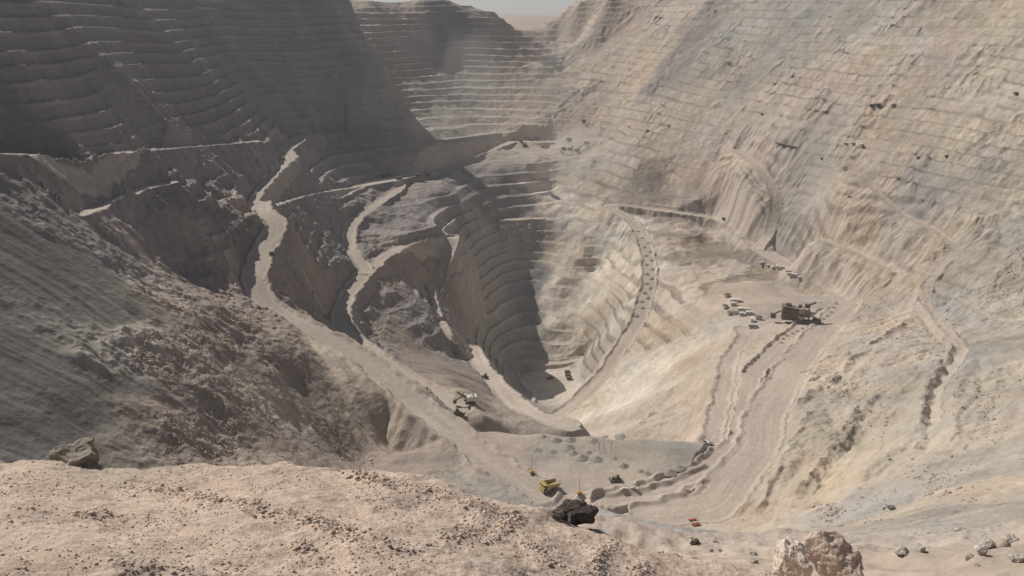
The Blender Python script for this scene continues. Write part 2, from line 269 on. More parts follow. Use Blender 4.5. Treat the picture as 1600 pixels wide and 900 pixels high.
def seeds():
    P = []; V = []
    for (px, py, t, r, l, c) in SEED:
        near = py > 815
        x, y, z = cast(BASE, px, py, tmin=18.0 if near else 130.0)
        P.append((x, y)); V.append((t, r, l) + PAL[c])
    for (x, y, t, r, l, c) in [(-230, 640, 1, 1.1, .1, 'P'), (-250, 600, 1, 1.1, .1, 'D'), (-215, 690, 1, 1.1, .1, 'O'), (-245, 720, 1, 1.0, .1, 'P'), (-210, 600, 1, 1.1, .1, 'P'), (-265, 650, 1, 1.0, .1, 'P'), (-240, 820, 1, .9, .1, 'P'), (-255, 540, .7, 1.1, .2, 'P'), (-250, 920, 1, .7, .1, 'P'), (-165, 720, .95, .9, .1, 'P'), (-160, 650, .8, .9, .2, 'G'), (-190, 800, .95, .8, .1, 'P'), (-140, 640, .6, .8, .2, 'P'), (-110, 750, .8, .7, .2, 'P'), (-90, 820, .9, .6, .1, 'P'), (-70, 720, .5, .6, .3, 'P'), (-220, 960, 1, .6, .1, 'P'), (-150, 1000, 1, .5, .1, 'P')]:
        P.append((x, y)); V.append((t, r, l) + PAL[c])
    return np.array(P), np.array(V)
def attr_grid():
    P, V = seeds()
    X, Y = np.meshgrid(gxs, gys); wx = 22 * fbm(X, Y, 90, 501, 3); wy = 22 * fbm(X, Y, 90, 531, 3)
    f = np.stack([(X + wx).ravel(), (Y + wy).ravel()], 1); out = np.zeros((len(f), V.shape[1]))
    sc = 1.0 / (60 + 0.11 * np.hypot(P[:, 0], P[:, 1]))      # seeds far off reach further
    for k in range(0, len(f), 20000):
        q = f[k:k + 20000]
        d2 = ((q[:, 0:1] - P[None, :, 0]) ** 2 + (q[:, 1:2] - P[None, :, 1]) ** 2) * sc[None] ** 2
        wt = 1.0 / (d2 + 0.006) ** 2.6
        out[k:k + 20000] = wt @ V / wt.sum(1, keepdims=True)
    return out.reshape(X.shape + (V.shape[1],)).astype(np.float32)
ATTR = attr_grid()

# ------------------------------------------------------------------ the ground's height and colour at any place
BH = 11.0
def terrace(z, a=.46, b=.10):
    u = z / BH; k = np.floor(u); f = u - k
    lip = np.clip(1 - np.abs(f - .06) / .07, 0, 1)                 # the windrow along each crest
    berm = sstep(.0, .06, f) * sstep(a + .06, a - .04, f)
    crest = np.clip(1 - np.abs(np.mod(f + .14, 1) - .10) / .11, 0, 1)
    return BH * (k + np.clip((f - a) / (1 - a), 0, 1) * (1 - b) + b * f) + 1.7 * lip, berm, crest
def rot(x, y, deg):
    c, s = math.cos(math.radians(deg)), math.sin(math.radians(deg))
    return c * x + s * y, -s * x + c * y
def catmull(pts, step=5.0):
    P = [np.array(p, float) for p in pts]; P = [2 * P[0] - P[1]] + P + [2 * P[-1] - P[-2]]
    out = []
    for i in range(1, len(P) - 2):
        n = max(2, int(np.linalg.norm(P[i + 1] - P[i]) / step))
        for k in range(n):
            t = k / n
            out.append(.5 * (2 * P[i] + (P[i + 1] - P[i - 1]) * t + (2 * P[i - 1] - 5 * P[i] + 4 * P[i + 1] - P[i + 2]) * t ** 2 + (3 * P[i] - P[i - 1] - 3 * P[i + 1] + P[i + 2]) * t ** 3))
    out.append(P[-2])
    return np.array(out)
for pts, hw in [([(560, 240), (660, 224), (780, 208)], 4), ([(705, 373), (698, 400), (686, 438), (676, 462)], 6), ([(690, 505), (706, 530), (724, 550)], 4), ([(670, 445), (688, 495)], 3), ([(1285, 375), (1340, 395), (1395, 425)], 5), ([(425, 325), (470, 308), (530, 297), (565, 291)], 4), ([(128, 336), (170, 322), (215, 300), (262, 288)], 5), ([(1185, 388), (1204, 360), (1212, 312), (1187, 266), (1150, 235)], 7), ([(1365, 296), (1410, 335), (1465, 365), (1487, 390), (1468, 420), (1445, 455), (1462, 500), (1500, 545), (1462, 600), (1454, 660)], 5), ([(1500, 470), (1560, 500), (1630, 500)], 6), ([(780, 345), (845, 342)], 5)]:
    q = [cast(BASE, a, b, tmin=130.0) for a, b in pts]
    RD['bench_%d_%d' % pts[0]] = dict(pts=q, hw=hw, berm=.8, tint=1.0, soft=True)
for r in RD.values(): r['line'] = catmull(r['pts'])

SCORES = []
for pts, h, wd in [([(905, 779), (960, 773), (1010, 765), (1060, 748), (1095, 728)], 2.4, 3.2), ([(940, 796), (1000, 789), (1060, 775), (1098, 752)], 1.8, 2.8), ([(1295, 562), (1250, 578)], 1.6, 2.6), ([(1500, 545), (1462, 605), (1454, 660), (1450, 690)], -3.6, 5), ([(1340, 640), (1300, 700), (1250, 765), (1215, 820)], 3.5, 7), ([(1372, 622), (1345, 668), (1320, 700)], -2.4, 5), ([(1278, 786), (1300, 735)], -3.0, 6), ([(1305, 800), (1325, 735)], -3.0, 5), ([(1400, 800), (1440, 768)], -1.8, 3.5), ([(1180, 800), (1235, 700), (1262, 650)], 2.2, 3.5), ([(1300, 640), (1310, 690)], -1.8, 4), ([(1430, 450), (1440, 490), (1480, 540)], -1.8, 4), ([(1530, 560), (1545, 620)], -2.4, 5), ([(1240, 640), (1330, 560), (1420, 500)], 3, 6), ([(1000, 660), (1060, 600)], 2, 5), ([(920, 660), (1100, 560)], -1.2, 4)]:
    SCORES.append((np.array([cast(BASE, a, b, tmin=130.0) for a, b in pts]), h, wd))

def height(x, y):
    """x, y flat arrays -> z, colour, road mask"""
    shape = x.shape
    x = x.ravel().astype(np.float64); y = y.ravel().astype(np.float64)
    z = cub(BASE, x, y)
    A = bil(ATTR, x, y)
    T, R, L = A[:, 0], A[:, 1], A[:, 2]
    col = A[:, 3:6].copy()
    rng = np.hypot(x, y)
    flat = np.ones_like(z)
    # distance to the left / right side: which way is down
    side = sstep(-60, 60, x - np.interp(y, [0, 300, 800, 1700], [-20, -20, 30, 60]))
    ul, vl = x, y
    ur, vr = rot(x, y, 14.4)
    u2, v2 = rot(x, y, 53)
    u3, v3 = rot(x, y, -46)
    lowl = sstep(560, 480, y) * sstep(-190, -120, x) * sstep(60, 10, x)
    lowr = sstep(640, 480, y) * sstep(90, 160, x)
    wv = 5 * perlin(x / 50, y / 50, 21)
    rill_l = .5 * perlin(ul / 55, (vl + wv) / 7.5, 11) + .25 * perlin(ul / 30, (vl + wv) / 3, 12) + 1.3 * perlin(ul / 110, (vl + wv) / 24, 13)
    rill_r = .8 * perlin(ur / 28, (vr + wv) / 9, 14) + .3 * perlin(ur / 14, (vr + wv) / 4, 15) + .8 * perlin(ur / 70, (vr + wv) / 24, 16)
    rill_d = .45 * perlin(u2 / 60, (v2 + wv) / 9, 17) + .2 * perlin(u2 / 30, (v2 + wv) / 4, 18) + 1.3 * perlin(u2 / 100, (v2 + wv) / 27, 19)
    rill_e = .5 * perlin(u3 / 50, (v3 + wv) / 9, 27) + .3 * perlin(u3 / 25, (v3 + wv) / 4, 28) + 1.2 * perlin(u3 / 110, (v3 + wv) / 26, 29)
    rill_l = rill_l * (1 - lowl) + 1.5 * rill_e * lowl
    rr = rill_r * (1 - lowr) + rill_d * lowr
    rill = rill_l * (1 - side) + rr * side
    big = fbm(x, y, 85, 31, 4)
    al, bl = rot(x, y, -16); ar, br = rot(x, y, 14.4)
    wl = 8 * perlin(x / 35, y / 35, 71)
    mid = 0.8 * ridged((al + 14 * perlin(x / 40, y / 40, 72)) / 3.2, bl + 2 * wl, 26, 41, 4) * (1 - side) + .65 * ridged(ar / 1.5, br + wl, 26, 45, 5, .55) * side
    nearf = sstep(10, 60, rng)
    rib = ridged((al0 := rot(x, y, -16))[0] / 3.0, al0[1] + 10 * perlin(x / 60, y / 60, 221), 46, 222, 3, .45)
    z = z + nearf * (1 - side) * np.clip(R - .3, 0, 1) * 8.0 * (rib - .5)
    z = z + nearf * (R * 5.5 * big + L * (2.3 - 1.6 * side * (1 - lowr) + 1.6 * lowr) * rill + np.clip(R - .35, 0, 1) * 4.5 * (mid - .4))
    warp = 5.0 * perlin(x / 170, y / 170, 54) + 3.5 * perlin(z / 26 + 3, x / 400, 55)
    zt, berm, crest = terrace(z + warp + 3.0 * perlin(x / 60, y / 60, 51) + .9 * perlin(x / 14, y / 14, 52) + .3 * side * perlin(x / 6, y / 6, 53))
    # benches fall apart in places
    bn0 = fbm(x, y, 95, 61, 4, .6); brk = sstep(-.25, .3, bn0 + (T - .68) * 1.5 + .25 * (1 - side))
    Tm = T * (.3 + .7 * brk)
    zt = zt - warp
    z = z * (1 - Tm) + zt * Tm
    oc = side * sstep(.05, .5, fbm(x, y, 60, 251, 4)) * sstep(330, 450, y) * sstep(-235, -185, z) * np.clip(T + .2, 0, 1); z = z + oc * 3.2 * (ridged(ar / 1.6, br + wl, 20, 255, 4, .55) - .5)
    wz = z + 5 * perlin(x / 25, y / 25, 203); blk = perlin(vr / 21, wz / 5.3, 201) + .7 * perlin(vr / 9, wz / 2.6, 202) + .8 * fbm(x, y, 9, 204, 3)
    z = z + side * np.clip(T * 1.3, 0, 1) * (.25 + .3 * sstep(-235, -185, z)) * blk * sstep(300, 420, y)
    col = col * (1 + (.10 * side * np.clip(T * 1.3, 0, 1) * blk))[:, None]
    fine = fbm(x, y, 9.0, 81, 4, .6)
    z = z + nearf * (np.clip(R, .0, 1.3) * 1.1 * fine + .06 * perlin(x / 3, y / 3, 91) + .7 * np.clip(R - .2, 0, 1) * ridged(x, y, 4.5, 93, 3))
    nr = sstep(220, 60, rng)
    z = z + nr * sstep(14, 120, rng) * (.7 * fbm(x, y, 5.0, 95, 5, .6) + sstep(-5, 25, x) * (.7 * fbm(x, y, 15, 96, 4, .6) + .6 * (ridged(x, y, 6, 97, 4) - .3)))
    # colour of the rock itself: beds, stains, loose dust
    strat = perlin((vl * (1 - side) + vr * side) / 38, z / 3.2, 101) + .6 * perlin((vl * (1 - side) + vr * side) / 16, z / 1.4, 102)
    patch = fbm(x, y, 120, 111, 4)
    p2 = fbm(x, y, 28, 121, 4)
    p3 = fbm(x, y, 7, 131, 3)
    v = 1 + .16 * patch + .14 * p2 + .07 * p3 + .10 * strat
    col = col * np.clip(v, .6, 1.5)[:, None]
    hue = fbm(x, y, 65, 141, 3) * (.35 + .65 * side)
    col[:, 0] *= 1 + .05 * hue; col[:, 2] *= 1 - .08 * hue
    dust = sstep(.15, .6, fbm(x, y, 45, 151, 4))[:, None] * .35
    dust = dust * (.45 + .55 * side)[:, None]
    col = col * (1 - dust) + np.array([.45, .39, .32]) * dust
    col = col * (1 + (1 - side) * Tm * (.10 * berm + .5 * sstep(1450, 1100, y) * crest * (.55 + .6 * perlin(vl / 45, z / 9, 231))) - .42 * side * Tm * berm)[:, None]                       # bench lines drawn in colour: berms darker right, berms and crests paler left
    # roads
    mask = np.zeros_like(z)
    for key, r in RD.items():
        Lp = r['line']; hw = r['hw']; bh = r['berm']
        reach = hw + 45
        lo = Lp.min(0) - reach; hi = Lp.max(0) + reach
        idx = np.nonzero((x > lo[0]) & (x < hi[0]) & (y > lo[1]) & (y < hi[1]))[0]
        if not len(idx): continue
        X, Y = x[idx], y[idx]
        best = np.full(len(idx), 1e9); zr = np.zeros(len(idx)); sd = np.zeros(len(idx)); sl = np.zeros(len(idx))
        acc = 0.0
        for a, b in zip(Lp[:-1], Lp[1:]):
            dx, dy = b[0] - a[0], b[1] - a[1]; ll = math.hypot(dx, dy) + 1e-6
            m = np.nonzero((X > min(a[0], b[0]) - reach) & (X < max(a[0], b[0]) + reach) & (Y > min(a[1], b[1]) - reach) & (Y < max(a[1], b[1]) + reach))[0]
            if len(m):
                qx, qy = X[m] - a[0], Y[m] - a[1]
                t = np.clip((qx * dx + qy * dy) / ll ** 2, 0, 1)
                ds = np.hypot(qx - t * dx, qy - t * dy)
                c = ds < best[m]
                mm = m[c]
                best[mm] = ds[c]; zr[mm] = a[2] + (b[2] - a[2]) * t[c]; sd[mm] = np.sign(qx[c] * dy - qy[c] * dx); sl[mm] = acc + t[c] * ll
            acc += ll
        wob = 2.0 * perlin(sl / 25, sd * 3.3 + hw, 161) + 1.4 * perlin(sl / 8, sd * 2.7 + hw, 162)
        hwv = hw + wob
        ex = np.maximum(best - hwv - 1.5, 0)
        zz = z[idx]
        cut = np.clip(zz, zr - 1.7 * ex, zr + 2.3 * ex)
        rag = sstep(0, 8, ex) * (2.4 * fbm(X, Y, 18, 211, 4, .6) + 1.6 * ridged(X / 3, Y, 9, 215, 3))
        if r.get('soft'): cut = np.clip(zz, zr - 1.15 * ex - 1.5, zr + 1.5 * ex + 1.5)
        zn = np.where(best < hwv + 1.5, zr, cut + rag * (np.abs(cut - zz) > .01))
        inr = sstep(hwv + 34, hwv + 12, best)
        zn = zn * inr + zz * (1 - inr)
        bn = bh * np.clip(1 - np.abs(best - hwv) / 2.6, 0, 1) * np.clip(.8 + .7 * perlin(sl / 13, sd * 5 + hw, 163) + .25 * perlin(X / 3.2, Y / 3.2, 169), 0, 1.7)
        rut = .10 * perlin(sl / 30, sd * best / 1.6, 166) * (best < hwv)
        z[idx] = zn + np.maximum(bn, 0) + rut
        mk = sstep(hwv + 1.5, hwv - 1.5, best)
        rc = np.array([.44, .38, .33]) * (1 + .13 * perlin(sl / 70, sd * best / 4.5 + 3, 164) + .07 * perlin(sl / 35, sd * best / 1.4, 165) + .13 * perlin(sl / 45, hw + 0 * best, 167) + .06 * perlin(X / 4, Y / 4, 168))[:, None] * r['tint']
        col[idx] = col[idx] * (1 - .85 * mk)[:, None] + rc * (.85 * mk)[:, None]
        if not r.get('soft'): mask[idx] = np.maximum(mask[idx], sstep(hwv + 1.0, hwv + .5, best))
    for Lp, h, wd in SCORES:
        lo = Lp.min(0) - 5 * wd; hi = Lp.max(0) + 5 * wd
        idx = np.nonzero((x > lo[0]) & (x < hi[0]) & (y > lo[1]) & (y < hi[1]))[0]
        if not len(idx): continue
        X, Y = x[idx] + 2.5 * perlin(x[idx] / 12, y[idx] / 12, 241), y[idx] + 2.5 * perlin(x[idx] / 12, y[idx] / 12, 242)
        best = np.full(len(idx), 1e9)
        for a, b in zip(Lp[:-1], Lp[1:]):
            dx, dy = b[0] - a[0], b[1] - a[1]; t = np.clip(((X - a[0]) * dx + (Y - a[1]) * dy) / (dx * dx + dy * dy + 1e-6), 0, 1)
            best = np.minimum(best, np.hypot(X - a[0] - t * dx, Y - a[1] - t * dy))
        z[idx] += h * np.clip(1 - best / wd, 0, 1) * np.clip(.85 + .5 * perlin(X / 7, Y / 7, 243), .2, 1.5)
    # distant plain beyond the rim
    far = sstep(2000, 2300, y)
    if far.any():
        hills = -75 + 26 * fbm(x, y, 900, 171, 4) + np.clip((rng - 4000) / 3000, 0, 1) * 90 * (1 + fbm(x, y, 1500, 181, 3))
        z = z * (1 - far) + hills * far
        col = col * (1 - far)[:, None] + np.array([.40, .32, .25]) * far[:, None]
    return z.reshape(shape), col.reshape(shape + (3,)), mask.reshape(shape)

# ------------------------------------------------------------------ materials
def new_mat(name):
    m = bpy.data.materials.new(name); m.use_nodes = True
    n = m.node_tree; b = n.nodes['Principled BSDF']
    return m, n, b
def rock_material(name, scales=((3.0, .45), (.7, .10)), attr='col', rough=.95, vary=.10, crack=0):
    m, n, b = new_mat(name)
    b.inputs['Roughness'].default_value = rough
    b.inputs['Specular IOR Level'].default_value = .15
    at = n.nodes.new('ShaderNodeAttribute'); at.attribute_name = attr
    tc = n.nodes.new('ShaderNodeTexCoord')
    prev = None; colour = at.outputs['Color']
    for k, (s, h) in enumerate(scales):
        nz = n.nodes.new('ShaderNodeTexNoise'); nz.inputs['Scale'].default_value = 1.0 / s
        nz.inputs['Detail'].default_value = 4; nz.inputs['Roughness'].default_value = .6
        n.links.new(tc.outputs['Object'], nz.inputs['Vector'])
        bp = n.nodes.new('ShaderNodeBump'); bp.inputs['Strength'].default_value = 1.0; bp.inputs['Distance'].default_value = h
        n.links.new(nz.outputs['Fac'], bp.inputs['Height'])
        if prev: n.links.new(prev, bp.inputs['Normal'])
        prev = bp.outputs['Normal']
        mr = n.nodes.new('ShaderNodeMapRange'); mr.inputs[1].default_value = .3; mr.inputs[2].default_value = .7
        mr.inputs[3].default_value = 1 - vary; mr.inputs[4].default_value = 1 + vary
        n.links.new(nz.outputs['Fac'], mr.inputs[0])
        mx = n.nodes.new('ShaderNodeVectorMath'); mx.operation = 'SCALE'
        n.links.new(colour, mx.inputs[0]); n.links.new(mr.outputs[0], mx.inputs['Scale'])
        colour = mx.outputs[0]
    if crack:
        nz = n.nodes.new('ShaderNodeTexNoise'); nz.inputs['Scale'].default_value = .12; nz.inputs['Detail'].default_value = 3
        n.links.new(tc.outputs['Object'], nz.inputs['Vector'])
        ad = n.nodes.new('ShaderNodeMix'); ad.data_type = 'VECTOR'; ad.inputs['Factor'].default_value = .75
        sc_ = n.nodes.new('ShaderNodeVectorMath'); sc_.operation = 'MULTIPLY_ADD'; sc_.inputs[1].default_value = (9, 9, 9)
        n.links.new(nz.outputs['Color'], sc_.inputs[0]); n.links.new(tc.outputs['Object'], sc_.inputs[2])
        for sc2, hh in ((.16, 1.1), (.45, .35)):
            vo = n.nodes.new('ShaderNodeTexVoronoi'); vo.inputs['Scale'].default_value = sc2; vo.feature = 'F1'
            n.links.new(sc_.outputs[0], vo.inputs['Vector'])
            bp = n.nodes.new('ShaderNodeBump'); bp.inputs['Strength'].default_value = 1.0; bp.inputs['Distance'].default_value = hh * crack / sc2 * .19
            ml = n.nodes.new('ShaderNodeMath'); ml.operation = 'MULTIPLY'
            ra = n.nodes.new('ShaderNodeAttribute'); ra.attribute_name = 'rockiness'
            n.links.new(vo.outputs['Distance'], ml.inputs[0]); n.links.new(ra.outputs['Fac'], ml.inputs[1])
            n.links.new(ml.outputs[0], bp.inputs['Height']); n.links.new(prev, bp.inputs['Normal']); prev = bp.outputs['Normal']
    n.links.new(colour, b.inputs['Base Color'])
    n.links.new(prev, b.inputs['Normal'])
    return m
def plain(name, rgb, rough=.6, metal=0.0, dirt=.25, scale=1.2):
    m, n, b = new_mat(name)
    b.inputs['Roughness'].default_value = rough; b.inputs['Metallic'].default_value = metal
    tc = n.nodes.new('ShaderNodeTexCoord'); nz = n.nodes.new('ShaderNodeTexNoise')
    nz.inputs['Scale'].default_value = scale; nz.inputs['Detail'].default_value = 5
    n.links.new(tc.outputs['Object'], nz.inputs['Vector'])
    rp = n.nodes.new('ShaderNodeValToRGB'); rp.color_ramp.elements[0].position = .38; rp.color_ramp.elements[1].position = .68
    rp.color_ramp.elements[0].color = (*rgb, 1)
    d = (.36, .29, .23)
    rp.color_ramp.elements[1].color = (*[rgb[i] * (1 - dirt) + d[i] * dirt for i in range(3)], 1)
    n.links.new(nz.outputs['Fac'], rp.inputs[0]); n.links.new(rp.outputs[0], b.inputs['Base Color'])
    return m

# ------------------------------------------------------------------ the ground meshes
Q = 1.0
def build_terrain():
    def seg(a, b, n, geo=False):
        n = int(n * Q)
        return (np.geomspace if geo else np.linspace)(a, b, n, endpoint=False)
    rg = np.concatenate([seg(9, 100, 200, True), seg(100, 340, 260), seg(340, 1000, 740), seg(1000, 2000, 880), seg(2000, 12000, 70, True), [12000.0]])
    az = np.radians(np.concatenate([seg(-88, -37, 130), seg(-37, 37, 1150), seg(37, 80, 110), [80.0]]))
    na, nr = len(az), len(rg)
    AZ, RG = np.meshgrid(az, rg, indexing='ij')
    x = (RG * np.sin(AZ)); y = (RG * np.cos(AZ))
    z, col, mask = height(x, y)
    co = np.stack([x.ravel(), y.ravel(), z.ravel()], 1).astype(np.float32)
    ids = np.arange(na * nr, dtype=np.int32).reshape(na, nr)
    quads = np.stack([ids[:-1, :-1].ravel(), ids[1:, :-1].ravel(), ids[1:, 1:].ravel(), ids[:-1, 1:].ravel()], 1)
    quads = quads[:, ::1]
    mf = (mask[:-1, :-1] + mask[1:, :-1] + mask[1:, 1:] + mask[:-1, 1:]).ravel() / 4
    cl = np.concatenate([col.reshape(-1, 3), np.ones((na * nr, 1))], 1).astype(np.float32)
    # smooth normals of the whole sheet so that the pieces meet without a seam
    mat = rock_material('rock_and_dust', crack=1.0)
    rocky = np.clip(bil(ATTR, x.ravel(), y.ravel())[:, 1] * 1.3, .0, 1.2) * (1 - np.clip(mask.ravel() * 1.5, 0, 1)) * sstep(60, 160, RG.ravel())
    def piece(name, q, kind='structure'):
        used = np.zeros(na * nr, bool); used[q.ravel()] = True
        remap = np.cumsum(used) - 1
        v = co[used]; f = remap[q].astype(np.int32)
        me = bpy.data.meshes.new(name)
        me.vertices.add(len(v)); me.vertices.foreach_set('co', v.ravel())
        me.loops.add(f.size); me.loops.foreach_set('vertex_index', f.ravel())
        me.polygons.add(len(f)); me.polygons.foreach_set('loop_start', np.arange(0, f.size, 4, dtype=np.int32))
        me.polygons.foreach_set('use_smooth', np.ones(len(f), bool))
        me.update(calc_edges=True)
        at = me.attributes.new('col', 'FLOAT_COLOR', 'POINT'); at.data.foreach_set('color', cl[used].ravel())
        at = me.attributes.new('rockiness', 'FLOAT', 'POINT'); at.data.foreach_set('value', rocky[used].astype(np.float32))
        me.materials.append(mat)
        o = bpy.data.objects.new(name, me); COL.objects.link(o); o['kind'] = kind
        return o
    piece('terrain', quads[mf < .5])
    piece('haul_road', quads[mf >= .5])
build_terrain()

# ------------------------------------------------------------------ the gravel ground at the viewpoint
FGS = 2.0
FG = [  # pixel x of the direction, crest (py, z), near edge z at py=900
 (-500, 712, -4.3, -2.6), (-150, 713, -4.2, -2.8), (0, 715, -4.2, -3.0), (90, 722, -4.3, -3.1), (170, 734, -4.4, -3.2), (280, 730, -4.5, -3.3), (400, 727, -4.6, -3.4), (560, 734, -4.7, -3.6), (700, 758, -4.8, -3.8), (800, 788, -5.0, -4.1), (870, 812, -5.2, -4.4), (940, 830, -5.3, -4.7), (1010, 858, -5.4, -5.0), (1100, 882, -5.5, -5.4), (1190, 896, -5.6, -5.58), (1260, 930, -5.7, -5.9), (1500, 990, -5.9, -6.6), (2100, 1050, -6.2, -7.0)]
def _fg_tab():
    T = []
    for px, py, zc, zb in FG:
        a, d, n = ray(px, py); s = zc * FGS / n
        rc = math.hypot(a, d) * s; azm = math.atan2(a, d)
        a2, d2, n2 = ray(px, 900); s2 = zb * FGS / n2; rb = math.hypot(a2, d2) * s2
        slope = (zc - zb) * FGS / (rc - rb) if abs(rc - rb) > .8 else -.25
        T.append((azm, rc, zc * FGS, max(-.6, min(-.02, slope))))
    return np.array(T)
FGT = _fg_tab()
def fg_height(x, y):
    az = np.arctan2(x, y); rho = np.hypot(x, y)
    rc = np.interp(az, FGT[:, 0], FGT[:, 1]); zc = np.interp(az, FGT[:, 0], FGT[:, 2]); sl_ = np.interp(az, FGT[:, 0], FGT[:, 3])
    rc = rc + .35 * fbm(x, y, 1.6, 301, 4)
    d = rho - rc
    z = zc + sl_ * d
    k = np.maximum(d, -.0)
    drop = np.where(k < 1.0, .55 * k * k, .55 + 1.1 * (k - 1.0))
    z = z - drop
    z = z + (.05 * fbm(x, y, 2.6, 311, 3) + .02 * fbm(x, y, .5, 321, 4, .6)) + .008 * fbm(x, y, .09, 331, 3, .7)
    # ridges of loose clods pushed up by a blade
    for line, h, wd in RUTS:
        best = np.full(x.shape, 1e9)
        for p, q in zip(line[:-1], line[1:]):
            dx, dy = q[0] - p[0], q[1] - p[1]; L2 = dx * dx + dy * dy
            t = np.clip(((x - p[0]) * dx + (y - p[1]) * dy) / L2, 0, 1)
            best = np.minimum(best, np.hypot(x - p[0] - t * dx, y - p[1] - t * dy))
        ww = wd * (1 + .5 * perlin(x / .7, y / .7, 341))
        z = z + .42 * h * np.exp(-(best / ww) ** 2) * (.6 + .9 * np.abs(fbm(x, y, .35, 345, 3)))
    return z
def fg_point(px, py):
    a, d, n = ray(px, py)
    t = np.linspace(6, 40, 3000) / d
    h = fg_height(a * t, d * t)
    hit = n * t < h
    k = int(np.argmax(hit)) if hit.any() else -1
    return (float(a * t[k]), float(d * t[k]), float(h[k]))
RUTS = []
_r = [([(240, 765), (300, 775), (380, 792), (450, 806), (520, 828)], .16, .28), ([(560, 745), (640, 765), (700, 775), (760, 790)], .14, .30), ([(810, 805), (785, 830), (770, 850)], .16, .16), ([(760, 800), (730, 830), (700, 850)], .10, .2), ([(600, 760), (560, 740)], .1, .2), ([(520, 830), (580, 850), (680, 860)], .07, .3), ([(960, 850), (930, 890), (920, 910)], .16, .18), ([(1010, 880), (990, 910)], .14, .18), ([(180, 880), (260, 895), (330, 905)], .12, .2), ([(120, 808), (160, 800)], .07, .12), ([(820, 850), (870, 880), (900, 910)], .06, .2), ([(470, 850), (490, 870)], .09, .15)]
_RP = [([fg_point(*p) for p in l], h, wd) for l, h, wd in _r]
RUTS = _RP

def grid_mesh(name, co, na, nr, col, mat, kind):
    ids = np.arange(na * nr, dtype=np.int32).reshape(na, nr)
    f = np.stack([ids[:-1, :-1].ravel(), ids[1:, :-1].ravel(), ids[1:, 1:].ravel(), ids[:-1, 1:].ravel()], 1).astype(np.int32)
    me = bpy.data.meshes.new(name)
    me.vertices.add(len(co)); me.vertices.foreach_set('co', co.astype(np.float32).ravel())
    me.loops.add(f.size); me.loops.foreach_set('vertex_index', f.ravel())
    me.polygons.add(len(f)); me.polygons.foreach_set('loop_start', np.arange(0, f.size, 4, dtype=np.int32))
    me.polygons.foreach_set('use_smooth', np.ones(len(f), bool)); me.update(calc_edges=True)
    at = me.attributes.new('col', 'FLOAT_COLOR', 'POINT')
    at.data.foreach_set('color', np.concatenate([col, np.ones((len(col), 1))], 1).astype(np.float32).ravel())
    me.materials.append(mat)
    o = bpy.data.objects.new(name, me); COL.objects.link(o)
    if kind: o['kind'] = kind
    return o
def build_foreground():
    az = np.radians(np.concatenate([np.linspace(-80, -38, 60, endpoint=False), np.linspace(-38, 38, 1150, endpoint=False), np.linspace(38, 80, 60)]))
    rg = np.concatenate([np.linspace(2, 7, 40, endpoint=False), np.linspace(7, 19, 620, endpoint=False), np.linspace(19, 27, 60)])
    AZ, RG = np.meshgrid(az, rg, indexing='ij')
    x = (RG * np.sin(AZ)).ravel(); y = (RG * np.cos(AZ)).ravel(); z = fg_height(x, y)
    v = 1 + .10 * fbm(x, y, 3.5, 351, 3) + .07 * fbm(x, y, .8, 361, 4) + .10 * fbm(x, y, .12, 371, 3, .7)
    pink = .5 + .5 * fbm(x, y, 2.2, 381, 3)
    c = np.array([.475, .385, .325]) * v[:, None]
    c[:, 0] *= 1 + .03 * pink; c[:, 2] *= 1 - .03 * pink
    grey = sstep(.1, .7, fbm(x, y, 5, 391, 3))[:, None] * .5
    c = c * (1 - grey) + np.array([.37, .315, .265]) * v[:, None] * grey
    grid_mesh('gravel_ground', np.stack([x, y, z], 1), len(az), len(rg), c, rock_material('gravel', ((.22, .03), (.05, .012)), vary=.10), 'structure')
build_foreground()

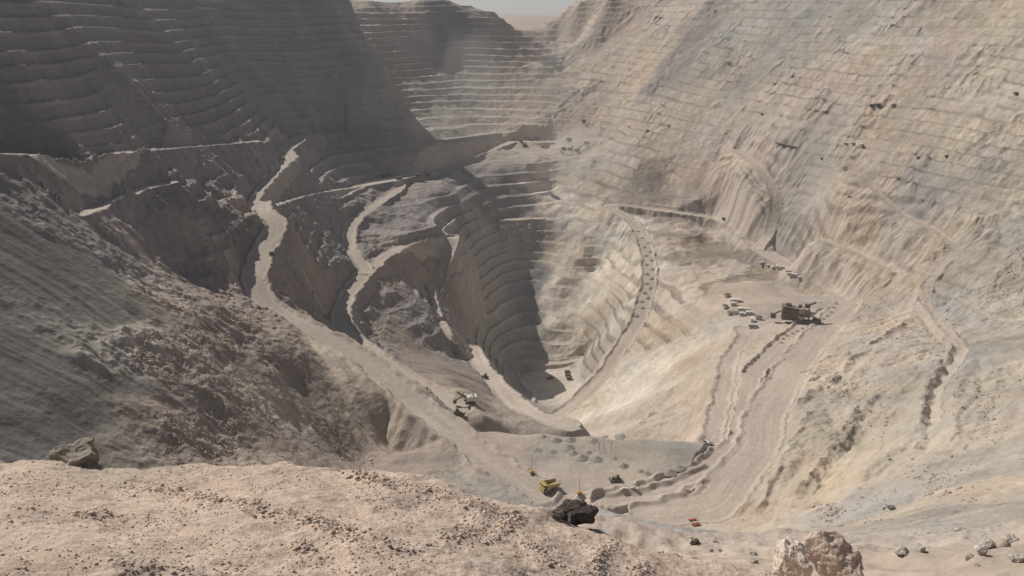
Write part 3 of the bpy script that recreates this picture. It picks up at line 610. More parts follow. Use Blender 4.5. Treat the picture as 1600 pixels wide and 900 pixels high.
def stone_shape(seed, sub=1, squash=(1, .8, .62), rough=.25, cuts=9):
    rs = random.Random(seed); bm = bmesh.new(); bmesh.ops.create_icosphere(bm, subdivisions=sub, radius=1)
    off = Vector((rs.random() * 50, rs.random() * 50, rs.random() * 50))
    # chop with planes for flat broken faces
    planes = [(Vector((rs.gauss(0, 1), rs.gauss(0, 1), rs.gauss(0, 1))).normalized(), rs.uniform(.55, .85)) for _ in range(cuts)]
    from mathutils import noise
    for v in bm.verts:
        p = v.co.copy()
        for n, d in planes:
            e = p.dot(n) - d
            if e > 0: p -= n * e
        p *= 1 + rough * noise.fractal(p * 1.7 + off, 1.0, 2.0, 3)
        v.co = Vector((p.x * squash[0], p.y * squash[1], p.z * squash[2]))
    return bm
def scatter_stones(name, mat, pos, sizes, seed, mute=1.0):
    rs = np.random.RandomState(seed); protos = []
    for k in range(6):
        bm = stone_shape(seed + k, 1, (1, .8, .6)); bm.verts.ensure_lookup_table()
        protos.append((np.array([v.co[:] for v in bm.verts]), np.array([[v.index for v in f.verts] for f in bm.faces]))); bm.free()
    V = []; F = []; C = []; base = 0
    for i, (p, s) in enumerate(zip(pos, sizes)):
        pv, pf = protos[i % 6]; a = rs.rand() * 6.283; c, s_ = math.cos(a), math.sin(a)
        q = pv * s; q = np.stack([q[:, 0] * c - q[:, 1] * s_, q[:, 0] * s_ + q[:, 1] * c, q[:, 2]], 1) + np.array(p)
        V.append(q); F.append(pf + base); base += len(q)
        tone = rs.uniform(.8, 1.18); w_ = rs.rand()
        cc = np.array([.475, .385, .325]) * mute * tone if w_ < .86 else np.array([.56, .50, .44]) if w_ < .95 else np.array([.33, .26, .22])
        C.append(np.tile(cc, (len(q), 1)))
    V = np.concatenate(V); F = np.concatenate(F).astype(np.int32); C = np.concatenate(C)
    me = bpy.data.meshes.new(name); me.vertices.add(len(V)); me.vertices.foreach_set('co', V.astype(np.float32).ravel())
    me.loops.add(F.size); me.loops.foreach_set('vertex_index', F.ravel())
    me.polygons.add(len(F)); me.polygons.foreach_set('loop_start', np.arange(0, F.size, 3, dtype=np.int32)); me.update(calc_edges=True)
    at = me.attributes.new('col', 'FLOAT_COLOR', 'POINT'); at.data.foreach_set('color', np.concatenate([C, np.ones((len(C), 1))], 1).astype(np.float32).ravel())
    me.materials.append(mat); o = bpy.data.objects.new(name, me); COL.objects.link(o); o['kind'] = 'stuff'
    return o
M_STONE = rock_material('stone', ((.3, .03), (.06, .01)), vary=.12)
def build_gravel():
    rs = np.random.RandomState(5)
    n = 34000
    az = np.radians(rs.uniform(-37, 30, n)); rho = rs.uniform(7.2, 19.5, n)
    x, y = rho * np.sin(az), rho * np.cos(az)
    dens = np.clip(.45 + .9 * fbm(x, y, 1.5, 401, 3), .06, 1)
    keep = rs.rand(n) < dens; x, y = x[keep], y[keep]
    rc = np.interp(np.arctan2(x, y), FGT[:, 0], FGT[:, 1]); k2 = np.hypot(x, y) < rc + .9; x, y = x[k2], y[k2]
    sz = np.exp(rs.normal(math.log(.013), .42, len(x)))
    for line, h, wd in RUTS:
        for p, q in zip(line[:-1], line[1:]):
            m = int(110 * math.dist(p[:2], q[:2]))
            t = rs.rand(m); x = np.concatenate([x, p[0] + (q[0] - p[0]) * t + rs.normal(0, wd * .8, m)]); y = np.concatenate([y, p[1] + (q[1] - p[1]) * t + rs.normal(0, wd * .8, m)])
            sz = np.concatenate([sz, np.exp(rs.normal(math.log(.022), .5, m))])
    sz = np.minimum(sz, .075)
    z = fg_height(x, y)
    scatter_stones('gravel', M_STONE, np.stack([x, y, z + sz * .25], 1), sz, 77)
build_gravel()

def rubble(name, n, boxes, med, seed, mute=.85):
    rs = np.random.RandomState(seed); X = []; Y = []
    per = n // len(boxes)
    for (px0, py0, px1, py1) in boxes:
        pts = []
        for (px, py) in ((px0, py0), (px1, py0), (px1, py1), (px0, py1), ((px0 + px1) / 2, (py0 + py1) / 2)):
            pts.append(cast(BASE, px, py, tmin=22.0 if py > 800 else 130.0))
        pts = np.array(pts); w_ = rs.dirichlet([.8] * 5, per); q = w_ @ pts[:, :2]
        X.append(q[:, 0]); Y.append(q[:, 1])
    x = np.concatenate(X); y = np.concatenate(Y)
    k = fbm(x, y, 14, seed, 3) > -.12; x, y = x[k], y[k]
    z, c, m = height(x, y); k = m < .2; x, y, z = x[k], y[k], z[k]
    sz = np.exp(rs.normal(math.log(med), .55, len(x))); sz = np.minimum(sz, med * 4)
    o = scatter_stones(name, M_STONE, np.stack([x, y, z + sz * .15], 1), sz, seed, mute)
    return o
rubble('rubble', 5000, [(230, 480, 380, 640), (300, 560, 460, 700), (130, 330, 260, 440), (230, 640, 420, 720), (330, 480, 420, 560), (180, 520, 260, 590), (420, 620, 620, 730)], .36, 91, .72)
rubble('rubble', 1500, [(960, 820, 1180, 870), (1330, 800, 1600, 830), (1340, 830, 1600, 890), (1180, 840, 1330, 870)], .11, 93)
rubble('rubble', 2400, [(1290, 580, 1420, 700), (1380, 700, 1560, 790), (1480, 560, 1600, 700), (1330, 440, 1500, 560), (1240, 760, 1400, 820), (1560, 380, 1600, 480)], .40, 95)

# ------------------------------------------------------------------ object helpers
class MB:
    def __init__(s): s.bm = bmesh.new()
    def _xf(s, vs, loc, rot_, mat):
        M = Matrix.Translation(loc) @ Euler(rot_).to_matrix().to_4x4()
        bmesh.ops.transform(s.bm, matrix=M, verts=vs)
        if mat:
            fs = {f for v in vs for f in v.link_faces}
            for f in fs: f.material_index = mat
    def box(s, size, loc=(0, 0, 0), rot_=(0, 0, 0), bev=.0, mat=0, taper=None):
        r = bmesh.ops.create_cube(s.bm, size=1.0); vs = r['verts']
        for v in vs:
            k = taper if (taper and v.co.z > 0) else (1, 1)
            v.co = Vector((v.co.x * size[0] * k[0], v.co.y * size[1] * k[1], v.co.z * size[2]))
        if bev:
            es = list({e for v in vs for e in v.link_edges})
            b = bmesh.ops.bevel(s.bm, geom=es, offset=bev, segments=1, affect='EDGES', profile=.5)
            vs = list({v for f in b['faces'] for v in f.verts} | {v for v in vs if v.is_valid})
        s._xf(vs, loc, rot_, mat); return s
    def cyl(s, r, h, loc=(0, 0, 0), rot_=(0, 0, 0), n=14, r2=None, mat=0):
        c = bmesh.ops.create_cone(s.bm, cap_ends=True, segments=n, radius1=r, radius2=r if r2 is None else r2, depth=h)
        s._xf(c['verts'], loc, rot_, mat); return s
    def bar(s, a, b, r, n=6, mat=0, sq=False):
        a, b = Vector(a), Vector(b); d = b - a
        e = d.to_track_quat('Z', 'Y').to_euler()
        if sq: return s.box((r * 2, r * 2, d.length), (a + b) / 2, e, mat=mat)
        return s.cyl(r, d.length, (a + b) / 2, e, n=n, mat=mat)
    def prism(s, prof, w_, loc=(0, 0, 0), rot_=(0, 0, 0), mat=0):      # profile in x,z extruded along y
        A = [s.bm.verts.new((p[0], -w_ / 2, p[1])) for p in prof]; B = [s.bm.verts.new((p[0], w_ / 2, p[1])) for p in prof]
        n = len(prof); s.bm.faces.new(A); s.bm.faces.new(B[::-1])
        for i in range(n): s.bm.faces.new((A[i], B[i], B[(i + 1) % n], A[(i + 1) % n]))
        s._xf(A + B, loc, rot_, mat); return s
    def build(s, name, mats, parent=None, smooth=False):
        bmesh.ops.recalc_face_normals(s.bm, faces=s.bm.faces)
        me = bpy.data.meshes.new(name); s.bm.to_mesh(me); s.bm.free()
        for m in (mats if isinstance(mats, (list, tuple)) else [mats]): me.materials.append(m)
        if smooth:
            for p in me.polygons: p.use_smooth = True
        o = bpy.data.objects.new(name, me); COL.objects.link(o)
        if parent: o.parent = parent
        return o
def tag(o, label, cat, group=None):
    o['label'] = label; o['category'] = cat
    if group: o['group'] = group
    return o
def thing(name, label, cat, loc=(0, 0, 0), rz=0.0, group=None, sc=1.0):
    o = bpy.data.objects.new(name, None); COL.objects.link(o); o.empty_display_size = .5
    o.location = loc; o.rotation_euler = (0, 0, rz); o.scale = (sc, sc, sc)
    return tag(o, label, cat, group)
def kids(o): return [c for c in COL.objects if c.parent == o]
def copy_tree(o, parent=None):
    c = o.copy(); COL.objects.link(c); c.parent = parent
    for ch in kids(o): copy_tree(ch, c)
    return c
def put(proto, first, loc, rz, label, sc=1.0, scz=None):
    o = proto if first else copy_tree(proto)
    o.location = loc; o.rotation_euler = (0, 0, rz); o.scale = (sc, sc, scz or sc); o['label'] = label
    return o
def gp(px, py, sink=.0, far=None):                       # where the sight line meets the real ground
    a, d, n = ray(px, py)
    y0 = far or (130.0 if py < 812 else 22.0)
    t = np.arange(y0, 2350, 1.0 if py > 500 else 1.6) / d
    h, _, _ = height(a * t, d * t)
    hit = n * t < h
    k = int(np.argmax(hit)) if hit.any() else -1
    return (float(a * t[k]), float(d * t[k]), float(h[k]) - sink)
ORD = ['leftmost', 'second from the left', 'third from the left', 'fourth from the left', 'fifth from the left', 'sixth from the left', 'seventh from the left', 'eighth from the left', 'ninth from the left', 'tenth from the left', 'eleventh from the left', 'twelfth from the left', 'thirteenth from the left', 'fourteenth from the left', 'fifteenth from the left', 'sixteenth from the left', 'seventeenth from the left', 'eighteenth from the left', 'nineteenth from the left', 'twentieth from the left']
R_ = math.radians
YEL = plain('yellow_paint', (.42, .32, .085), .65, dirt=.5, scale=.8); DARK = plain('dark_steel', (.045, .04, .038), .6, dirt=.2)
RUB = plain('tyre_rubber', (.03, .03, .03), .85, dirt=.3); WHT = plain('white_paint', (.70, .68, .64), .6, dirt=.45, scale=.6)
GLS = plain('window_glass', (.02, .025, .03), .15, dirt=.1); BRN = plain('rusty_steel', (.065, .045, .034), .8, dirt=.3); RED = plain('red_paint', (.30, .03, .025), .5, dirt=.2)
GRY = plain('grey_steel', (.22, .22, .22), .5, metal=.3, dirt=.3); LMP = plain('lamp_glass', (.7, .7, .65), .2, dirt=.1); ORG = plain('ochre_paint', (.50, .30, .06), .5, dirt=.3)

# ------------------------------------------------------------------ haul truck on the lower platform (front towards -x of its own frame)
def make_haul_truck(name, label, loc, rz, group=None, sc=1.0):
    t = thing(name, label, 'haul truck', loc, rz, group, sc)
    m = MB(); m.box((10.5, 2.6, 1.1), (0, 0, 1.9), bev=.1); m.box((1.2, 6.4, 1.6), (-4.9, 0, 2.0), bev=.12)
    m.box((2.6, 6.2, .25), (-4.0, 0, 3.45), bev=.05); m.box((2.2, 2.4, 1.4), (-4.2, 0, 2.7), bev=.1); m.build('chassis', YEL, t)
    c = MB().box((1.9, 2.0, 1.7), (-3.8, 1.9, 4.45), bev=.12).build('cab', YEL, t)
    MB().box((.06, 1.7, .8), (-4.79, 1.9, 4.65)).box((1.5, .06, .8), (-3.8, 2.94, 4.65)).build('window', GLS, c)
    b = MB()
    b.prism([(-2.6, 2.7), (5.9, 3.4), (6.0, 3.75), (-2.3, 3.1)], 6.2)
    for s in (-1, 1):
        b.prism([(-2.6, 2.8), (5.9, 3.5), (6.1, 5.0), (-2.4, 5.5)], .22, (0, s * 3.0, 0))
        for x in (-1.4, .4, 2.2, 4.0): b.box((.25, .18, 2.2), (x, s * 3.2, 4.15))
    b.prism([(-2.7, 2.8), (-2.35, 2.8), (-2.35, 5.5), (-2.7, 5.5)], 6.2); b.prism([(-5.3, 5.75), (-2.4, 5.35), (-2.4, 5.6), (-5.3, 5.95)], 6.4)
    b.build('dump_bed', YEL, t)
    for x, y in ((-3.7, -2.7), (-3.7, 2.7), (2.6, -2.7), (2.6, 2.7), (2.6, -1.5), (2.6, 1.5)):
        wv = MB().cyl(1.45, 1.05, (x, y, 1.45), (R_(90), 0, 0), n=24).build('wheel', RUB, t)
        MB().cyl(.72, 1.09, (x, y, 1.45), (R_(90), 0, 0), n=16).build('rim', YEL, wv)
    r = MB()
    for y in (-3.0, -1.2, .4): r.bar((-5.2, y, 3.5), (-5.2, y, 4.5), .05)
    r.bar((-5.2, -3.0, 4.5), (-5.2, .4, 4.5), .05); r.bar((-5.2, -3.0, 4.0), (-5.2, .4, 4.0), .05); r.build('railing', YEL, t)
    MB().bar((-5.1, -2.5, .9), (-5.3, -2.2, 3.5), .06).bar((-5.1, -2.0, .9), (-5.3, -1.7, 3.5), .06).build('ladder', YEL, t)
    for y in (-2.2, 2.2): MB().box((.1, .55, .35), (-5.52, y, 2.2)).build('headlight', LMP, t)
    return t
make_haul_truck('haul_truck', 'big yellow haul truck with empty dump bed on the near platform road', gp(858, 766), R_(25), None, .86)

# small far-off trucks, one mesh each
def small_truck_bm(bed):
    m = MB(); m.box((9, 5.4, 1.4), (0, 0, 2.0), bev=.1); m.box((2.4, 4.6, 2.2), (-3.2, 0, 3.6), bev=.1)
    m.prism([(-2.2, 2.7), (5.0, 3.2), (5.2, 5.2), (-1.8, 5.0), (-4.2, 5.4), (-4.2, 5.1), (-2.0, 4.7)], 5.6, mat=bed)
    for x in (-3, 2.4):
        for y in (-2.3, 2.3): m.cyl(1.4, 1.1, (x, y, 1.4), (R_(90), 0, 0), n=12, mat=2)
    return m
proto = small_truck_bm(1).build('mining_truck', [DARK, BRN, RUB]); tag(proto, 'x', 'mining truck')
first = True
def trucks(pts, text, group, sc=1.0, rz=None):
    global first
    pts = sorted(pts)
    for i, p in enumerate(pts):
        o = put(proto, first, gp(p[0], p[1], .1), (rz if rz is not None else random.Random(i + p[0]).uniform(0, 6)), text.replace('#', ORD[i]), sc); first = False
        if group: o['group'] = group
random.seed(3)
trucks([(599, 278), (607, 276), (624, 281), (654, 276), (668, 275)], 'small dark truck on the far sloping road, # of five', 'trucks on the far sloping road', .8, R_(160))
trucks([(813, 222), (820, 229), (829, 220), (839, 219), (848, 231), (855, 232), (880, 234), (891, 235), (902, 237)], 'dark machine on the far plateau above the deep slot, #', 'machines on the far plateau', .85)
trucks([(889, 220), (916, 226)], 'dark truck at the foot of the sunlit far wall, # of two', 'trucks at the foot of the far wall', .95)
trucks([(912, 192)], 'lone dark truck on a sunlit bench of the far wall', None, .9)
trucks([(443, 250)], 'dark truck climbing the upper bend of the left ramp', None, .55, R_(120))
trucks([(424, 399)], 'dark truck at the right edge of the wide left ramp', None, .5, R_(100))
trucks([(1131, 345)], 'dark truck on the narrow road above the crusher terrace', None, .6, R_(20))
trucks([(1362, 167), (1371, 166)], 'dark truck on a high bench of the right wall, # of two', 'trucks on the high right bench', .6, R_(10))
trucks([(1191, 181)], 'lone small dark truck high on the right wall above the long pipe', None, .45)
trucks([(1587, 148)], 'small dark truck on the high bench near the right edge', None, .5)
trucks([(1284, 251), (1434, 250), (1478, 250)], 'small dark truck on the mid right benches, # of three', 'trucks on the mid right benches', .36)
trucks([(886, 583), (887, 588), (889, 593)], 'dark truck parked on the pit floor in a row, # of three', 'trucks parked on the pit floor', .62, R_(5))

# ------------------------------------------------------------------ excavators, bulldozers
def make_shovel(name, label, cat, loc, rz, sc, body, arm, cabm):
    t = thing(name, label, cat, loc, rz, None, sc)
    for s in (-1, 1): MB().box((7.2, 1.4, 1.5), (0, s * 2.6, .75), bev=.3).build('track', DARK, t)
    MB().cyl(1.7, .8, (0, 0, 1.8)).build('turntable', DARK, t)
    h = MB().box((7.4, 5.6, 3.2), (1.4, 0, 3.8), bev=.15).box((2.0, 5.2, 1.0), (4.3, 0, 3.2), bev=.1).build('engine_house', body, t)
    for y in (-1.6, 0, 1.6): MB().box((1.2, .7, .5), (2.6, y, 5.6)).build('vent', GRY, h)
    c = MB().box((1.9, 1.7, 2.2), (-2.6, 1.9, 4.9), bev=.1).build('cab', cabm, t)
    MB().box((.06, 1.4, 1.1), (-3.57, 1.9, 5.2)).build('window', GLS, c)
    MB().prism([(-1.8, 2.7), (-1.4, 3.9), (-8.6, 9.6), (-9.2, 9.0)], 1.3).build('boom', arm, t)
    MB().prism([(-4.4, 6.4), (-4.0, 5.6), (-9.8, 2.6), (-10.2, 3.4)], .9).bar((-8.8, 9.2, .4) and (-8.8, .4, 9.2), (-10.2, .4, 3.0), .08).build('stick', arm, t)
    MB().prism([(-9.6, 3.9), (-11.6, 3.2), (-11.9, 1.0), (-10.9, .5), (-9.4, 1.4)], 2.4).build('bucket', BRN, t)
    m = MB().bar((.5, -1, 5.3), (-.6, 0, 8.2), .14).bar((.5, 1, 5.3), (-.6, 0, 8.2), .14).bar((-.6, 0, 8.2), (-8.8, 0, 9.3), .06).build('gantry', DARK, t)
    return t
make_shovel('rope_shovel', 'white and brown rope shovel on the brink of the dark slope', 'mining shovel', gp(734, 630), R_(12), .95, WHT, BRN, WHT)
make_shovel('mining_shovel', 'white bodied shovel at the right end of the flat grey platform', 'mining shovel', gp(1106, 696), R_(20), .48, WHT, DARK, WHT)
make_shovel('excavator', 'dark grey excavator on the slope above the pink outcrop', 'excavator', gp(1392, 797), R_(5), .26, GRY, DARK, GRY)
def make_dozer(label, loc, rz, sc, body):
    t = thing('bulldozer', label, 'bulldozer', loc, rz, None, sc)
    for s in (-1, 1): MB().prism([(-2.9, .5), (-2.4, 0), (2.4, 0), (3.0, .6), (2.4, 1.4), (0, 1.7), (-2.4, 1.4)], .8, (0, s * 1.5, 0)).build('track', DARK, t)
    MB().box((3.0, 1.8, 1.4), (-1.0, 0, 1.9), bev=.1).box((1.6, 2.2, .8), (1.6, 0, 1.6), bev=.1).build('body', body, t)
    c = MB().box((1.5, 1.7, 1.5), (1.0, 0, 3.1), bev=.08).build('cab', body, t)
    MB().box((.05, 1.4, .8), (.23, 0, 3.3)).box((1.1, .05, .8), (1.0, .87, 3.3)).build('window', GLS, c)
    MB().prism([(-4.2, .1), (-3.9, .1), (-3.8, 1.0), (-4.0, 1.9), (-4.2, 1.9), (-4.05, 1.0)], 4.6).bar((-3.9, -1.5, .7), (-1, -1.5, .9), .15).bar((-3.9, 1.5, .7), (-1, 1.5, .9), .15).build('blade', DARK, t)
    MB().prism([(2.6, 1.2), (3.7, 1.3), (3.9, .1), (3.6, .1), (3.4, 1.0), (2.6, .8)], .4).build('ripper', DARK, t)
    return t
make_dozer('dark brown bulldozer in the middle of the pale near platform', gp(963, 752), R_(8), .85, BRN)
make_dozer('brown bulldozer below and left of the white and brown shovel', gp(716, 648), R_(140), .95, BRN)
make_dozer('small bulldozer on the pale ramp spur beside the dark gully', gp(757, 591), R_(20), 1.1, BRN)
make_dozer('small machine alone on the pit floor left of the parked trucks', gp(861, 592), R_(30), 1.0, DARK)

# ------------------------------------------------------------------ things on the near platform
def make_light_mast(label, px, py, H):
    t = thing('light_mast', label, 'light mast', gp(px, py), R_(20), 'light masts on the near platform')
    MB().box((2.6, 1.5, 1.1), (0, 0, 1.0), bev=.06).bar((-1.3, 0, .5), (-2.6, 0, .45), .07).build('trailer', ORG, t)
    for y in (-.8, .8): MB().cyl(.38, .25, (0, y, .38), (R_(90), 0, 0)).build('wheel', RUB, t)
    m = MB(); m.cyl(.16, H * .5, (0, 0, 1.5 + H * .25)); m.cyl(.10, H * .5, (0, 0, 1.5 + H * .75)); m.build('mast', ORG, t)
    h = MB().box((.1, 1.8, .1), (0, 0, 1.5 + H)).build('crossbar', GRY, t)
    for y in (-.7, -.25, .25, .7): MB().box((.2, .36, .3), (-.1, y, 1.4 + H)).build('lamp', LMP, h)
    for a in (45, 135, 225, 315): MB().bar((math.cos(R_(a)), math.sin(R_(a)), .6), (2 * math.cos(R_(a)), 1.6 * math.sin(R_(a)), .05), .06).build('stabiliser', GRY, t)
make_light_mast('tall light mast standing by the road above the yellow truck', 831, 741, 10.5)
make_light_mast('tall light mast with ochre base right of the yellow truck', 905, 773, 10.5)
for i, px in enumerate((928, 936, 944, 955)):
    t = thing('utility_pole', 'thin dark pole among the grey dirt heaps, %s of four' % ORD[i], 'pole', gp(px, 704, .2), R_(30), 'poles among the dirt heaps')
    MB().cyl(.13, 5.0, (0, 0, 2.5), n=8, r2=.09).build('post', DARK, t); MB().box((1.1, .12, .14), (0, 0, 4.6)).build('crossarm', DARK, t)
for i, (px, py) in enumerate(((974, 768), (991, 766))):
    t = thing('pickup_truck', ['white pickup truck at the platform edge, the left one', 'white pickup truck at the platform edge, the right one'][i], 'pickup', gp(px, py), R_(200 - 40 * i), 'pickups at the platform edge', .75)
    MB().box((4.8, 1.8, .6), (0, 0, .75), bev=.08).prism([(-.9, 1.0), (-.5, 1.65), (.9, 1.65), (1.1, 1.0)], 1.6).build('body', WHT, t)
    MB().prism([(-.86, 1.08), (-.52, 1.58), (.88, 1.58), (1.04, 1.08)], 1.64).build('window', GLS, t)
    for x in (-1.5, 1.5):
        for y in (-.8, .8): MB().cyl(.38, .25, (x, y, .38), (R_(90), 0, 0)).build('wheel', RUB, t)
for i, (px, py) in enumerate(((1082, 815), (1087, 821))):
    t = thing('flatbed_trailer', ['red flatbed trailer beside the wide road, the upper of two', 'red flatbed trailer beside the wide road, the lower of two'][i], 'trailer', gp(px, py, 0, 290.0), R_(12), 'red trailers beside the wide road', .62)
    MB().box((6.2, 1.9, .5), (0, 0, 1.1), bev=.05).box((.2, 1.9, .8), (-3.0, 0, 1.7)).build('deck', RED, t)
    for x in (1.0, 2.0, -2.2):
        for y in (-.85, .85): MB().cyl(.42, .3, (x, y, .42), (R_(90), 0, 0)).build('wheel', RUB, t)

# ------------------------------------------------------------------ dirt heaps
M_DIRT = rock_material('dirt', ((1.5, .2), (.4, .06)), vary=.12)
def make_mound(seed, colr):
    from mathutils import noise
    bm = bmesh.new(); n, k = 28, 10; rings = []
    for j in range(k + 1):
        r = j / k; row = []
        for i in range(n):
            a = i / n * 6.2832; rr = r * (1 + .18 * noise.noise(Vector((math.cos(a) * 1.3, math.sin(a) * 1.3, seed))))
            zz = max(0, (1 - r)) ** 1.15 * .62 + .07 * noise.noise(Vector((math.cos(a) * r * 3, math.sin(a) * r * 3, seed + 5))) * (1 - r) - .06 * (r > .95)
            row.append(bm.verts.new((rr * math.cos(a), rr * math.sin(a), zz)))
        rings.append(row)
    for j in range(k):
        for i in range(n):
            q = [rings[j][i], rings[j][(i + 1) % n], rings[j + 1][(i + 1) % n], rings[j + 1][i]]
            bm.faces.new(q[::-1])
    bmesh.ops.remove_doubles(bm, verts=bm.verts, dist=1e-4)
    me = bpy.data.meshes.new('dirt_heap'); bmesh.ops.recalc_face_normals(bm, faces=bm.faces); bm.to_mesh(me); bm.free()
    for p in me.polygons: p.use_smooth = True
    at = me.attributes.new('col', 'FLOAT_COLOR', 'POINT'); at.data.foreach_set('color', np.tile(np.array([*colr, 1], np.float32), len(me.vertices)))
    me.materials.append(M_DIRT); o = bpy.data.objects.new('dirt_heap', me); COL.objects.link(o); tag(o, 'x', 'dirt heap'); return o
heap_a, heap_b = make_mound(1.3, (.27, .255, .235)), make_mound(4.7, (.30, .25, .21))
def heaps(proto, pts, sizes, text, group, firstp=True):
    for i, (p, s) in enumerate(zip(pts, sizes)):
        o = put(proto, firstp, gp(p[0], p[1], .12), i * 1.7, text(i), s[0], s[1]); firstp = False
        o['group'] = group
PH = [(849, 683), (868, 689), (891, 688), (888, 700), (838, 703), (862, 706), (927, 690), (972, 683), (947, 684), (896, 709), (909, 716), (932, 718), (919, 707), (974, 728), (1000, 737), (1010, 740), (1046, 738), (960, 716), (1060, 733)]
PHL = ['lone small round heap at the left end of the platform heaps', 'grey heap right of the lone small heap on the platform', 'large grey heap with pale stones on top behind the poles road', 'pale grey heap in the middle of the left cluster', 'low heap on the left below the lone small heap', 'low flat heap below the grey heap near the light mast', 'grey heap just behind the thin poles', 'broad dark heap at the back edge of the platform', 'low heap left of the broad dark heap at the back edge', 'small heap in front of the pale grey heap', 'wide grey heap at the top of the long dark bank', 'rounded grey heap right of the wide heap', 'small heap between the pale heap and the poles', 'lone grey heap on the open ground above the bulldozer', 'small heap right of the lone heap above the bulldozer', 'heap touching the small heap above the bulldozer', 'large heap beside the right platform bank', 'low heap below the thin poles', 'heap at the far right of the platform bank']
PHS = [(2.2, 2.6), (4.0, 3.2), (4.5, 3.6), (4.8, 3.2), (3.6, 1.8), (3.8, 1.8), (3.6, 2.6), (6.0, 3.2), (4.0, 2.0), (3.4, 2.8), (4.6, 3.4), (4.2, 3.4), (2.6, 2.0), (3.4, 3.2), (2.4, 1.8), (2.8, 2.0), (4.5, 3.2), (2.2, 1.6), (3.8, 2.6)]
heaps(heap_a, PH, PHS, lambda i: PHL[i], 'dirt heaps on the near platform')
DASH = [(1220, 536), (1223, 530), (1229, 525), (1237, 521), (1245, 518), (1254, 514), (1263, 510), (1271, 507), (1279, 503), (1286, 499), (1292, 494), (1298, 488), (1302, 481), (1306, 475)]
heaps(heap_b, DASH, [(2.9, 2.6)] * len(DASH), lambda i: 'dark dirt heap in the curved row along the crusher road, %s' % ORD[i], 'heaps in the row along the crusher road')
PR = [(1003, 372), (1013, 380), (1006, 386), (1016, 394), (1009, 400), (1018, 407), (1010, 414), (1019, 421), (1011, 428), (1018, 436), (1010, 443), (1016, 451), (1007, 458), (1012, 466), (1003, 472), (996, 362), (1004, 482), (995, 494)]
_o = sorted(range(len(PR)), key=lambda i: PR[i][1]); PR = [PR[i] for i in _o]
heap_c = copy_tree(heap_b)
RANK = ['topmost', 'second from the top', 'third from the top', 'fourth from the top', 'fifth from the top', 'sixth from the top', 'seventh from the top', 'eighth from the top', 'ninth from the top', 'ninth from the bottom', 'eighth from the bottom', 'seventh from the bottom', 'sixth from the bottom', 'fifth from the bottom', 'fourth from the bottom', 'third from the bottom', 'second from the bottom', 'bottommost']
heaps(heap_c, PR, [(3.2, 2.9)] * len(PR), lambda i: 'dumped dirt heap on the steep pit road, %s' % RANK[i], 'heaps on the steep pit road')

# ------------------------------------------------------------------ crusher plant
def make_crusher():
    x, y, z = gp(1247, 499)
    t = thing('crusher_plant', 'dark steel crusher plant with gantry and conveyors on the dirt terrace', 'crusher plant', (x, y, z), R_(-12))
    b = MB().box((13, 9, 10.5), (-8.5, 0, 5.0), bev=.1).box((13.6, 9.6, .5), (-8.5, 0, 10.4)).box((5, 5, 4), (-9.5, 1, 12.4), bev=.1).build('crusher_building', BRN, t)
    MB().box((2.2, .1, 3.2), (-11, -4.56, 1.7)).build('door', DARK, b)
    for k in range(3): MB().box((1.4, .1, 1.3), (-13 + 3.2 * k, -4.56, 7)).build('window', GLS, b)
    MB().prism([(-15.5, 13.4), (-2, 11.2), (-2, 10.8), (-15.5, 13.0)], 9.4).build('roof', GRY, t)
    for lx, ly in ((-.5, -4), (-.5, 4), (4.5, -4), (4.5, 4), (9.0, -3), (9.0, 3)):
        MB().bar((lx, ly, -.3), (lx, ly, 11.5), .38, sq=True).build('leg', GRY, t)
    MB().box((12, 8.6, .6), (4.2, 0, 8.2)).box((12, 8.6, .4), (4.2, 0, 4.4)).build('platform', DARK, t)
    MB().box((4.5, 4.0, 3.4), (7.2, 1.2, 13.2), bev=.1).box((3.0, 3.2, 2.6), (1.0, 1.0, 12.4), bev=.1).build('hopper', BRN, t)
    MB().bar((7, 1, 13.5), (15, 6, 15.5), .7, sq=True).build('boom', BRN, t)
    MB().prism([(2, 8.6), (2, 9.8), (20, 1.6), (20, .6)], 2.2, (0, -3, 0)).build('conveyor', GRY, t)
    MB().prism([(-16, 6.2), (-16, 7.4), (-24, 2.6), (-24, 1.6)], 2.0, (0, 1, 0)).build('feed_chute', BRN, t)
    MB().box((4.5, 4.5, 4.2), (-22.5, 0, 2.0), bev=.1).build('transfer_house', BRN, t)
    MB().box((15, 5.5, 1.8), (9.5, -6.5, .8), bev=.1).box((7, 3, 2.4), (16, -1.5, 1.1), bev=.1).build('dump_pocket', DARK, t)
    r = MB()
    for k in range(6): r.bar((-1.5 + 2.2 * k, -4.2, 8.5), (-1.5 + 2.2 * k, -4.2, 9.6), .06)
    r.bar((-1.5, -4.2, 9.6), (9.5, -4.2, 9.6), .06).build('railing', ORG, t)
    br = MB().bar((-.5, -4, .3), (4.5, -4, 8), .16).bar((4.5, -4, .3), (9, -3, 8), .16).bar((4.5, -4, 4.4), (-.5, -4, 8), .16).build('brace', GRY, t)
make_crusher()

